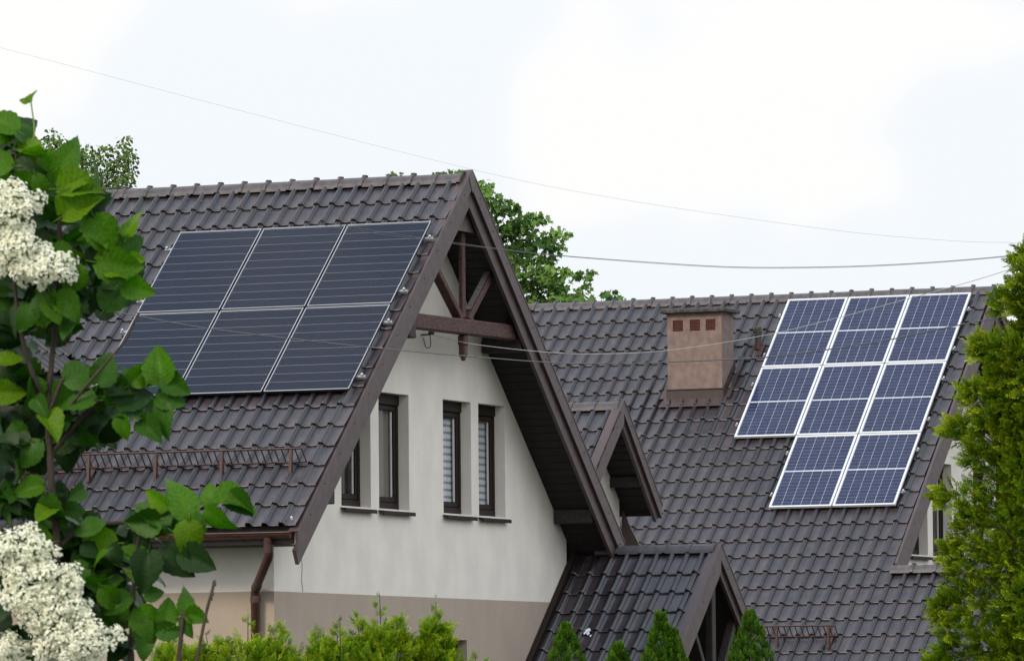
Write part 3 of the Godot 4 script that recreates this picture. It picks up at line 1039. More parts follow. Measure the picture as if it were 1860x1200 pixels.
	bx(s, Vector3((cx0 + cx1) / 2.0, 6.62, zf + 0.012), Vector3(cx1 - cx0 + 0.03, 0.27, 0.02), 0.004)
	bx(s, Vector3((cx0 + cx1) / 2.0, 6.765, zf + 0.02), Vector3(cx1 - cx0 + 0.035, 0.02, 0.035), 0.006)
	var fa := o2 + d * 3.53 + up * 0.05
	var fb := o2 + d * 3.80 + up * 0.045
	prism(s, [fa + Vector3(cx0 - 0.03, 0.02, 0), fa + Vector3(cx1 + 0.03, 0.02, 0), fb + Vector3(cx1 + 0.04, 0, 0), fb + Vector3(cx0 - 0.11, 0, 0)], up * 0.012)
	for e in [[cx0 - 0.012, -0.14], [cx1 + 0.012, 0.10]]:
		prism(s, [Vector3(e[0], 6.50, zf + 0.02), Vector3(e[0], 6.72, zf + 0.02), Vector3(e[0], 7.22, zb - 0.02), Vector3(e[0], 6.95, zb - 0.02)], Vector3(0.01 * signf(e[1]), 0, 0))
		prism(s, [o2 + d * 2.6 + up * 0.05 + Vector3(e[0], 0, 0), o2 + d * 3.6 + up * 0.05 + Vector3(e[0], 0, 0), o2 + d * 3.6 + up * 0.045 + Vector3(e[0] + e[1], 0, 0), o2 + d * 2.6 + up * 0.045 + Vector3(e[0] + e[1], 0, 0)], up * 0.01)
	obj("flashing", s, "flashing", c)
	# vent pipe
	var vp := holder("vent_pipe", h)
	var vb := o2 + d * 2.44 + Vector3(-3.27, 0, 0)
	s = begin()
	bx(s, vb + up * 0.045 + d * 0.02, Vector3(0.2, 0.012, 0.3), 0.004, Basis(Vector3.RIGHT, up, d))
	tube(s, [vb + up * 0.03, vb + Vector3(0, 0.17, 0)], 0.058, 12, 0.05)
	obj("pipe", s, "timber_red", vp)
	s = begin()
	tube(s, [vb + Vector3(0, 0.16, 0), vb + Vector3(0, 0.36, 0)], 0.048, 12)
	for k in 5:
		tube(s, [vb + Vector3(0, 0.235 + 0.027 * k, 0), vb + Vector3(0, 0.250 + 0.027 * k, 0)], 0.066, 12, 0.060)
	tube(s, [vb + Vector3(0, 0.365, 0), vb + Vector3(0, 0.395, 0)], 0.068, 12, 0.05)
	obj("vent_head", s, "concrete", vp)
	snow_guard(h, -2.6, -0.20, o2, T2, 9.18, [-0.32, -1.12, -1.95])

# ------------------------------------------------------------------ solar panels
func panel_xf(corner: Vector3, w: float, l: float, t: float) -> Transform3D:
	var d := slope_dir(t)
	var up := Vector3(0, d.z, -d.y).normalized()
	return Transform3D(Basis(Vector3.RIGHT, up, d), corner + Vector3(-w / 2.0, 0, 0) + d * (l / 2.0))

func panel_frame(w: float, l: float, bar: float, deep: float) -> Mesh:
	var s := begin()
	for sg in [-1.0, 1.0]:
		bx(s, Vector3(sg * (w / 2.0 - bar / 2.0), -deep / 2.0, 0), Vector3(bar, deep, l), 0.003)
		bx(s, Vector3(0, -deep / 2.0, sg * (l / 2.0 - bar / 2.0)), Vector3(w - 2.0 * bar, deep, bar), 0.003)
	return mesh_of(s)

func box_mesh(size: Vector3, bev := 0.0) -> Mesh:
	var s := begin()
	bx(s, Vector3.ZERO, size, bev)
	return mesh_of(s)

func pane_mesh(w: float, l: float) -> Mesh:
	var s := begin()
	quad(s, Vector3(-w / 2, 0, -l / 2), Vector3(w / 2, 0, -l / 2), Vector3(w / 2, 0, l / 2), Vector3(-w / 2, 0, l / 2), Vector3.UP)
	return mesh_of(s)

func rails(h: Node, x_left: float, x_right: float, o: Vector3, t: float, at: float, height: float) -> void:
	var d := slope_dir(t)
	var up := Vector3(0, d.z, -d.y).normalized()
	var p := o + d * at + up * (height - 0.062)
	var s := begin()
	between(s, p + Vector3(x_left, 0, 0), p + Vector3(x_right, 0, 0), 0.04, 0.04, 0.004, up)
	var r := obj("mounting_rail", s, "aluminium", h)
	for x in [x_left + 0.035, x_right - 0.035]:
		s = begin()
		bx(s, p + Vector3(x, 0, 0) + up * 0.04, Vector3(0.026, 0.03, 0.036), 0.005, Basis(Vector3.RIGHT, up, d))
		obj("end_clamp", s, "frame_edge", r)
	s = begin()
	var n := 4
	for k in n:
		var x := lerpf(x_left + 0.3, x_right - 0.3, float(k) / (n - 1))
		bx(s, p + Vector3(x, 0, 0) - up * 0.05, Vector3(0.04, 0.07, 0.05), 0.004, Basis(Vector3.RIGHT, up, d))
	obj("roof_hooks", s, "aluminium", r).set_meta("kind", "stuff")

func _panels() -> void:
	var h1: Node = get_node("house")
	var h2: Node = null
	for c in get_children():
		if c.has_meta("category") and c.get_meta("category") == "house" and c != h1:
			h2 = c
	# black panels on the near roof
	var w := 1.134
	var l := 1.654
	var d := slope_dir(T1)
	var up := Vector3(0, d.z, -d.y).normalized()
	var fm := panel_frame(w - 0.012, l - 0.012, 0.0095, 0.005)
	var fb := panel_frame(w - 0.011, l - 0.011, 0.012, 0.03)
	var back := box_mesh(Vector3(w - 0.03, 0.006, l - 0.03))
	var pm := pane_mesh(w - 0.028, l - 0.028)
	var strip_l := (l - 0.05) / 10.0
	var strip := box_mesh(Vector3(w - 0.044, 0.003, strip_l - 0.009))
	var place := ["nearest the gable edge", "in the middle of its row", "farthest from the gable edge"]
	for j in 2:
		for i in 3:
			var t := thing("solar_panel", "black solar panel with thin pale lines, %s row, %s" % [["upper", "lower"][j], place[i]], "solar panel", Vector3.ZERO, "black solar panels on the near roof")
			t.transform = panel_xf(Vector3(-0.087 - i * (w + 0.02), P1, 0) + d * (1.174 + j * (l + 0.02)) + up * 0.117, w, l, T1)
			piece("frame", fm, "frame_edge", Transform3D(), t)
			piece("frame_body", fb, "frame_black", Transform3D(Basis(), Vector3(0, -0.0052, 0)), t)
			piece("back_sheet", back, "back_sheet_grey", Transform3D(Basis(), Vector3(0, -0.013, 0)), t)
			for k in 10:
				piece("cell_strip", strip, "navy_cell_%d" % (rng.randi() % 3), Transform3D(Basis(), Vector3(0, -0.0075, -l / 2.0 + 0.025 + strip_l * (k + 0.5))), t)
			piece("glass_pane", pm, "glass", Transform3D(Basis(), Vector3(0, -0.002, 0)), t)
	for j in 2:
		for f in [0.18, 0.82]:
			rails(h1, -0.087 - 3 * (w + 0.02) - 0.10, -0.087 + 0.10, Vector3(0, P1, 0), T1, 1.174 + j * (l + 0.02) + f * l, 0.117)
	# blue panels on the house behind
	w = 0.992
	l = 1.66
	d = slope_dir(T2)
	up = Vector3(0, d.z, -d.y).normalized()
	fm = panel_frame(w, l, 0.03, 0.04)
	back = box_mesh(Vector3(w - 0.06, 0.006, l - 0.06))
	pm = pane_mesh(w - 0.058, l - 0.058)
	var cw := (w - 0.072) / 6.0
	var cl := (l - 0.072 - 0.026) / 20.0
	var cell := box_mesh(Vector3(cw - 0.008, 0.003, cl - 0.0066))
	var rows := ["top", "middle", "bottom"]
	for j in 3:
		for i in 3:
			if j == 2 and i == 2:
				continue
			var where: String = ["nearest the gable edge", "in the middle of its row", "on the chimney side"][i]
			var t := thing("solar_panel", "blue gridded solar panel with silver frame, %s row, %s" % [rows[j], where if j < 2 else ["nearest the gable edge", "on the chimney side"][i]], "solar panel", Vector3.ZERO, "blue solar panels on the house behind")
			t.transform = panel_xf(Vector3(-0.038 - i * (w + 0.02), 9.018, -20.756) + d * (1.277 + j * (l + 0.02)) + up * 0.1, w, l, T2)
			piece("frame", fm, "silver_edge", Transform3D(), t)
			piece("back_sheet", back, "back_sheet_light", Transform3D(Basis(), Vector3(0, -0.013, 0)), t)
			for r in 20:
				for c in 6:
					var z := -l / 2.0 + 0.036 + cl * (r + 0.5) + (0.026 if r >= 10 else 0.0)
					piece("cell", cell, "blue_cell_%d" % (rng.randi() % 3), Transform3D(Basis(), Vector3(-w / 2.0 + 0.036 + cw * (c + 0.5), -0.0075, z)), t)
			piece("glass_pane", pm, "glass", Transform3D(Basis(), Vector3(0, -0.002, 0)), t)
	for j in 3:
		for f in [0.22, 0.80]:
			rails(h2, -0.038 - (3 if j < 2 else 2) * (w + 0.02) - 0.06, -0.038 + 0.08, Vector3(0, 9.018, -20.756), T2, 1.277 + j * (l + 0.02) + f * l, 0.1)

# ------------------------------------------------------------------ cables
func cable(label: String, pts: Array, r: float, mat: String) -> void:
	var s := begin()
	tube(s, smooth_path(pts, 6), r, 6)
	tag(obj("overhead_cable", s, mat), label, "cable", "cables strung across the garden")

func _cables() -> void:
	cable("pale thin cable, highest of all, crossing open sky above the ridge", [Vector3(-12.0, 12.1, 7.35), Vector3(-7.0, 10.63, 7.6), Vector3(-4.62, 9.972, 7.75), Vector3(-2.37, 9.366, 7.94), Vector3(0.80, 8.465, 8.26), Vector3(3.86, 7.621, 8.63), Vector3(5.50, 7.245, 8.86), Vector3(7.17, 6.931, 9.13), Vector3(8.48, 6.710, 9.35), Vector3(9.58, 6.571, 9.55), Vector3(10.16, 6.524, 9.66), Vector3(10.66, 6.502, 9.76), Vector3(12.5, 6.53, 10.1), Vector3(14.5, 6.62, 10.5), Vector3(17.0, 6.85, 11.0)], 0.0018, "cable_pale")
	cable("dark cable sagging past the gable apex and over the sky, upper strand", [Vector3(-9.0, 9.65, 10.85), Vector3(-4.2, 8.49, 10.9), Vector3(-2.16, 8.046, 10.92), Vector3(0.21, 7.535, 10.95), Vector3(0.81, 7.383, 10.96), Vector3(2.52, 7.030, 11.00), Vector3(3.81, 6.782, 11.05), Vector3(4.81, 6.606, 11.09), Vector3(5.72, 6.469, 11.13), Vector3(6.85, 6.342, 11.19), Vector3(7.72, 6.260, 11.24), Vector3(8.52, 6.220, 11.30), Vector3(9.43, 6.203, 11.37), Vector3(10.43, 6.220, 11.45), Vector3(11.52, 6.275, 11.55), Vector3(12.7, 6.37, 11.65), Vector3(14.5, 6.57, 11.8), Vector3(19.0, 7.25, 12.1)], 0.0034, "cable_grey")
	cable("thin grey strand hanging just below the cable past the apex", [Vector3(-9.0, 9.6, 10.6), Vector3(-4.3, 8.47, 10.64), Vector3(-2.31, 8.033, 10.66), Vector3(0.07, 7.491, 10.68), Vector3(0.67, 7.339, 10.69), Vector3(2.39, 7.015, 10.73), Vector3(3.69, 6.783, 10.77), Vector3(4.69, 6.619, 10.81), Vector3(5.61, 6.487, 10.85), Vector3(6.74, 6.356, 10.91), Vector3(7.61, 6.274, 10.96), Vector3(8.42, 6.234, 11.02), Vector3(9.33, 6.217, 11.09), Vector3(10.33, 6.235, 11.17), Vector3(11.43, 6.293, 11.27), Vector3(12.6, 6.387, 11.37), Vector3(14.4, 6.59, 11.5), Vector3(19.0, 7.27, 11.9)], 0.0022, "cable_grey")
	cable("thick grey cable sagging low across both houses and their panels", [Vector3(-9.0, 7.9, 12.5), Vector3(-3.4, 6.77, 12.56), Vector3(-1.25, 6.394, 12.60), Vector3(1.09, 5.987, 12.64), Vector3(1.64, 5.892, 12.65), Vector3(2.34, 5.752, 12.67), Vector3(3.17, 5.626, 12.69), Vector3(4.34, 5.466, 12.74), Vector3(5.37, 5.345, 12.79), Vector3(6.42, 5.236, 12.84), Vector3(7.15, 5.200, 12.88), Vector3(7.70, 5.197, 12.92), Vector3(8.72, 5.204, 12.99), Vector3(9.38, 5.251, 13.05), Vector3(10.03, 5.318, 13.10), Vector3(10.82, 5.438, 13.18), Vector3(11.55, 5.537, 13.25), Vector3(12.36, 5.662, 13.34), Vector3(13.3, 5.83, 13.43), Vector3(15.0, 6.16, 13.6), Vector3(19.0, 7.0, 14.1)], 0.0065, "cable_grey")
	cable("thin pale cable running from the hook on the gable wall past the chimney", [Vector3(-0.48, 6.47, 0.10), Vector3(0.63, 6.244, 1.31), Vector3(2.20, 6.021, 2.63), Vector3(3.29, 5.921, 3.59), Vector3(4.47, 5.864, 4.66), Vector3(6.13, 5.871, 6.24), Vector3(7.45, 5.933, 7.54), Vector3(8.83, 6.022, 8.96), Vector3(9.78, 6.077, 9.99), Vector3(10.44, 6.124, 10.72), Vector3(11.27, 6.190, 11.66), Vector3(12.2, 6.28, 12.7), Vector3(14.0, 6.48, 14.7), Vector3(17.0, 6.9, 18.0)], 0.0036, "cable_pale")

# ------------------------------------------------------------------ plants
func along(d: Vector3, roll: float) -> Basis:   # a frame whose y axis points along D
	var y := d.normalized()
	var x := (Vector3.UP if absf(y.y) < 0.95 else Vector3.RIGHT).cross(y).normalized()
	return Basis(x, y, x.cross(y)) * Basis(Vector3.UP, roll)

func rnd_dir() -> Vector3:
	var z := rng.randf_range(-1, 1)
	var t := rng.randf() * TAU
	var r := sqrt(1.0 - z * z)
	return Vector3(r * cos(t), z, r * sin(t))

# a feathery evergreen spray, unit length along y; every scale leaf is a small folded blade
func spray_mesh(seed_: int, low: Color, tip: Color, pairs := 8, thin := 0.05, droop := 0.12) -> Mesh:
	var r := RandomNumberGenerator.new()
	r.seed = seed_
	var s := begin()
	var blade := func(p: Vector3, d: Vector3, ln: float, wd: float, k: float) -> void:
		var side := d.cross(Vector3(r.randf_range(-0.6, 0.6), r.randf_range(-0.6, 0.6), 1.0)).normalized() * wd
		s.set_color(low.lerp(tip, clampf(k + r.randf_range(-0.15, 0.15), 0, 1)))
		var m := p + d * ln * 0.45
		for q in [[p, m - side, p + d * ln], [p, p + d * ln, m + side]]:
			for v in q:
				s.add_vertex(v)
	for i in pairs:
		var f := (i + 0.5) / pairs
		var p := Vector3(0, f, -droop * f * f)
		var side_l := 0.42 * (1.0 - f * 0.75)
		for sg in [-1.0, 1.0]:
			var d := Vector3(sg * 0.78, 0.62, r.randf_range(-0.35, 0.35)).normalized()
			var n := 4 if f < 0.6 else 3
			for j in n:
				var g := (j + 0.6) / n
				var q := p + d * side_l * g
				for s2 in [-1.0, 0.0, 1.0]:
					blade.call(q, (d + Vector3(s2 * 0.55, s2 * 0.2 * sg + 0.25, r.randf_range(-0.3, 0.3))).normalized(), side_l * 0.42, thin, f * 0.45 + g * 0.55)
		blade.call(p, Vector3(r.randf_range(-0.2, 0.2), 1, 0).normalized(), 0.2, thin, f)
	blade.call(Vector3(0, 0.93, -droop * 0.9), Vector3.UP, 0.25, thin, 1.0)
	return mesh_of(s)

# a small lobed broad leaf, unit size
func broadleaf_mesh() -> Mesh:
	var s := begin()
	var rim := [Vector2(0, 0), Vector2(0.34, 0.02), Vector2(0.28, 0.26), Vector2(0.55, 0.48), Vector2(0.24, 0.60), Vector2(0.0, 1.0), Vector2(-0.24, 0.60), Vector2(-0.55, 0.48), Vector2(-0.28, 0.26), Vector2(-0.34, 0.02)]
	var c := Vector3(0, 0.4, 0.05)
	s.set_color(Color.WHITE)
	for i in rim.size():
		var a: Vector2 = rim[i]
		var b: Vector2 = rim[(i + 1) % rim.size()]
		tri(s, c, Vector3(a.x, a.y, -0.1 * a.length()), Vector3(b.x, b.y, -0.1 * b.length()), Vector3(0, 0, 1))
	return mesh_of(s)

func oval_mesh() -> Mesh:
	var s := begin()
	s.set_color(Color.WHITE)
	var rim := [Vector2(0, 0), Vector2(0.3, 0.3), Vector2(0.28, 0.62), Vector2(0, 1), Vector2(-0.28, 0.62), Vector2(-0.3, 0.3)]
	for i in 6:
		var a: Vector2 = rim[i]
		var b: Vector2 = rim[(i + 1) % 6]
		tri(s, Vector3(0, 0.5, 0.06), Vector3(a.x, a.y, 0), Vector3(b.x, b.y, 0), Vector3(0, 0, 1))
	return mesh_of(s)

# a leafy tree: clumps of leaves on the ends of limbs. clumps: [centre, radius] in the tree's own axes
func leafy_tree(called: String, label: String, at: Vector3, fork: float, trunk_r: float, clumps: Array, per: int, leaf: Mesh, size: float, dark: Color, light: Color, flat := 0.6) -> Node3D:
	var t := thing(called, label, "tree", at)
	var s := begin()
	tube(s, smooth_path([Vector3.ZERO, Vector3(0.1, fork * 0.5, 0.05), Vector3(0, fork, 0)], 5), trunk_r, 10, trunk_r * 0.6)
	var trunk := obj("trunk", s, "bark", t)
	s = begin()
	var xfs := []
	var cols := []
	for i in clumps.size():
		var c: Vector3 = clumps[i][0]
		var r: float = clumps[i][1]
		if i % 2 == 0 and r > 0.19:
			var mid := Vector3(c.x * 0.35, lerpf(fork * 0.9, c.y, 0.55), c.z * 0.35)
			tube(s, smooth_path([Vector3(0, fork * rng.randf_range(0.6, 1.0), 0), mid, c], 3), trunk_r * 0.22, 5, 0.006)
		var tone := rng.randf_range(0.0, 1.0)
		for k in int(per * r * r / 0.16):
			var d := rnd_dir()
			var p := c + d * r * pow(rng.randf(), 0.45) * Vector3(1, flat, 1)
			var face := Vector3(d.x * 0.6 + rng.randf_range(-0.5, 0.5), rng.randf_range(-0.9, -0.1), d.z * 0.6 + rng.randf_range(-0.5, 0.5))
			var b := along(face, rng.randf() * TAU)
			xfs.append(Transform3D(b.scaled(Vector3.ONE * size * rng.randf_range(0.7, 1.25)), p))
			cols.append(dark.lerp(light, clampf(tone * 0.6 + rng.randf_range(-0.1, 0.5), 0, 1)))
	obj("limbs", s, "bark", t).set_meta("kind", "stuff")
	many("foliage", leaf, "foliage", xfs, t, cols)
	return t

const RIGHT_AXIS := Vector3(0.9212, 0, -0.389)
const BACK_AXIS := Vector3(0.389, 0, 0.9212)

func _trees() -> void:
	# maple behind the near house; clumps given as metres right, up, towards the garden
	var m := 112.0 / 10968.0
	var cl := []
	for q in [[733, 316, 0.14], [770, 322, 0.10], [812, 316, 0.13], [845, 312, 0.2], [868, 326, 0.2], [888, 338, 0.28], [895, 365, 0.34], [925, 382, 0.36], [952, 372, 0.16], [930, 420, 0.42], [965, 412, 0.34], [990, 395, 0.26], [985, 432, 0.30], [1030, 425, 0.26], [1022, 448, 0.24], [955, 455, 0.42], [1000, 475, 0.34], [1030, 500, 0.30], [1010, 520, 0.42], [975, 500, 0.46], [1045, 540, 0.32], [1075, 500, 0.17], [1088, 492, 0.12], [1082, 520, 0.14], [1070, 545, 0.26], [1125, 538, 0.18], [1140, 545, 0.16], [1118, 550, 0.16], [960, 550, 0.5], [1000, 560, 0.4], [910, 470, 0.5], [880, 420, 0.5]]:
		cl.append([RIGHT_AXIS * ((q[0] - 900.0) * m) + Vector3(0, (1322.0 - q[1]) * m + 1.58, 0) + BACK_AXIS * rng.randf_range(-0.7, 0.7), q[2]])
	for k in 70:
		var a := rng.randf() * TAU
		var rr := sqrt(rng.randf()) * 2.3
		var hh := rng.randf_range(-0.75, 0.55) * sqrt(maxf(0.0, 1.0 - rr * rr / 6.0)) * 2.4
		cl.append([RIGHT_AXIS * (cos(a) * rr - 0.1) + BACK_AXIS * sin(a) * rr + Vector3(0, 8.9 + hh - rr * 0.15, 0), rng.randf_range(0.3, 0.5)])
	leafy_tree("maple_tree", "green broadleaf tree rising behind the gable of the near house", Vector3(-14.4, 0, -34.3), 5.2, 0.2, cl, 150, broadleaf_mesh(), 0.12, Color(0.040, 0.10, 0.022), Color(0.16, 0.28, 0.06))
	cl = []
	m = 120.0 / 10968.0
	for q in [[100, 232, 0.12], [108, 250, 0.2], [118, 262, 0.3], [90, 275, 0.4], [140, 272, 0.18], [150, 285, 0.24], [165, 262, 0.16], [170, 285, 0.2], [180, 262, 0.13], [196, 272, 0.2], [205, 262, 0.16], [186, 290, 0.2], [238, 250, 0.16], [236, 270, 0.22], [228, 290, 0.26], [246, 284, 0.18], [250, 300, 0.14], [225, 310, 0.28], [236, 328, 0.24], [205, 320, 0.3], [180, 315, 0.28], [160, 320, 0.35], [130, 310, 0.4], [212, 345, 0.3], [240, 348, 0.2], [170, 350, 0.4], [120, 350, 0.5], [80, 320, 0.5], [50, 330, 0.5], [215, 285, 0.12]]:
		cl.append([RIGHT_AXIS * ((q[0] - 160.0) * m) + Vector3(0, (1322.0 - q[1]) * m + 1.58, 0) + BACK_AXIS * rng.randf_range(-0.6, 0.6), q[2]])
	for k in 30:
		cl.append([RIGHT_AXIS * rng.randf_range(-1.6, 0.9) + BACK_AXIS * rng.randf_range(-1.2, 1.2) + Vector3(0, rng.randf_range(7.0, 11.4), 0), rng.randf_range(0.3, 0.55)])
	leafy_tree("birch_tree", "sparse grey green tree beyond the far end of the near ridge", Vector3(-24.9, 0, -38.4), 6.0, 0.16, cl, 270, oval_mesh(), 0.085, Color(0.050, 0.095, 0.024), Color(0.16, 0.25, 0.06), 1.1)

# evergreens made of sprays: [root, direction, length, tint]
func evergreen(t: Node3D, sprays: Array, meshes: Array) -> void:
	for v in meshes.size():
		var xfs := []
		var cols := []
		for i in range(v, sprays.size(), meshes.size()):
			var q: Array = sprays[i]
			xfs.append(Transform3D(along(q[1], rng.randf() * TAU).scaled(Vector3.ONE * float(q[2])), q[0]))
			cols.append(q[3])
		many("foliage", meshes[v], "foliage", xfs, t, cols)

func _conifer() -> void:
	var t := thing("conifer_tree", "tall feathery yellow green conifer beside the gable end of the house behind", "tree", Vector3(15.697, 0, 25.771))
	var s := begin()
	tube(s, [Vector3.ZERO, Vector3(0.03, 2.6, 0), Vector3(-0.1, 5.0, 0)], 0.13, 10, 0.02)
	obj("trunk", s, "bark", t)
	var sp := []
	var m := 45.0 / 10968.0
	var clump := func(c: Vector3, out: Vector3, r: float, n: int, tone: float, ln: float) -> void:
		for k in n:
			var d := rnd_dir()
			var p := c + d * r * sqrt(rng.randf())
			var dir := (out * 0.75 + d * 0.75 + Vector3(0, 0.25, 0)).normalized()
			var g := clampf(tone + rng.randf_range(-0.25, 0.25), 0, 1)
			sp.append([p, dir, ln * rng.randf_range(0.7, 1.2), Color(0.62, 0.75, 0.55).lerp(Color(1.25, 1.1, 1.0), g)])
	# branch ends along the side that shows, then the whole crown
	for q in [[1838, 452, 18], [1822, 470, 14], [1852, 480, 26], [1835, 505, 26], [1812, 530, 22], [1800, 545, 22], [1830, 545, 30], [1860, 530, 36], [1838, 575, 20], [1855, 620, 34], [1825, 640, 34], [1790, 635, 30], [1765, 620, 20], [1748, 622, 12], [1800, 670, 36], [1840, 680, 40], [1780, 690, 26], [1760, 715, 30], [1737, 708, 18], [1800, 735, 40], [1850, 740, 40], [1765, 755, 22], [1720, 772, 24], [1700, 768, 12], [1755, 790, 34], [1800, 800, 44], [1850, 810, 44], [1735, 820, 24], [1770, 840, 38], [1820, 860, 46], [1700, 893, 22], [1682, 888, 12], [1735, 905, 32], [1775, 910, 40], [1830, 930, 48], [1720, 950, 24], [1750, 960, 38], [1705, 990, 24], [1690, 1000, 14], [1740, 1010, 38], [1790, 1000, 46], [1840, 1010, 48], [1715, 1050, 34], [1755, 1070, 42], [1810, 1080, 50], [1690, 1095, 26], [1672, 1098, 14], [1700, 1130, 34], [1745, 1140, 42], [1800, 1150, 50], [1850, 1120, 50], [1685, 1175, 26], [1720, 1190, 42], [1780, 1210, 50], [1840, 1220, 50], [1665, 1200, 16]]:
		var c: Vector3 = RIGHT_AXIS * ((q[0] - 1852.0) * m) + Vector3(0, (1322.0 - q[1] - 8.0) * m + 1.541, 0)
		var edge := clampf((1890.0 - q[0]) / 200.0, 0.0, 1.0)
		c += BACK_AXIS * rng.randf_range(0.1, 0.5) * (1.0 - edge)
		var out := (-RIGHT_AXIS * (0.4 + edge) + BACK_AXIS * (0.9 - edge * 0.6) + Vector3(0, 0.15, 0)).normalized()
		clump.call(c, out, q[2] * m * 0.95, int(8 + q[2] * 1.25), rng.randf_range(0.2, 1.0), 0.105)
	for k in 150:
		var y := rng.randf_range(0.5, 5.0)
		var rr := lerpf(0.80, 0.04, clampf((y - 1.2) / 3.8, 0, 1)) * rng.randf_range(0.35, 0.9)
		var a := rng.randf() * TAU
		var o := Vector3(cos(a), 0.1, sin(a))
		if o.dot(-RIGHT_AXIS) > 0.75:
			rr *= 0.75
		clump.call(Vector3(0, y, 0) + o * rr, o, 0.13, 24, rng.randf_range(0.15, 0.8), 0.12)
	s = begin()
	for k in 40:
		var y := rng.randf_range(1.5, 4.8)
		var a := rng.randf() * TAU
		var rr := lerpf(0.95, 0.15, clampf((y - 1.2) / 4.0, 0, 1))
		tube(s, smooth_path([Vector3(0, y - 0.25, 0), Vector3(cos(a) * rr * 0.5, y - 0.12, sin(a) * rr * 0.5), Vector3(cos(a) * rr, y + 0.05, sin(a) * rr)], 3), 0.016, 5, 0.004)
	obj("limbs", s, "twig", t).set_meta("kind", "stuff")
	evergreen(t, sp, [spray_mesh(1, Color(0.055, 0.135, 0.010), Color(0.31, 0.44, 0.014), 8, 0.034), spray_mesh(2, Color(0.040, 0.108, 0.010), Color(0.22, 0.36, 0.016), 8, 0.034), spray_mesh(3, Color(0.06, 0.14, 0.012), Color(0.38, 0.47, 0.014), 7, 0.04, 0.25)])

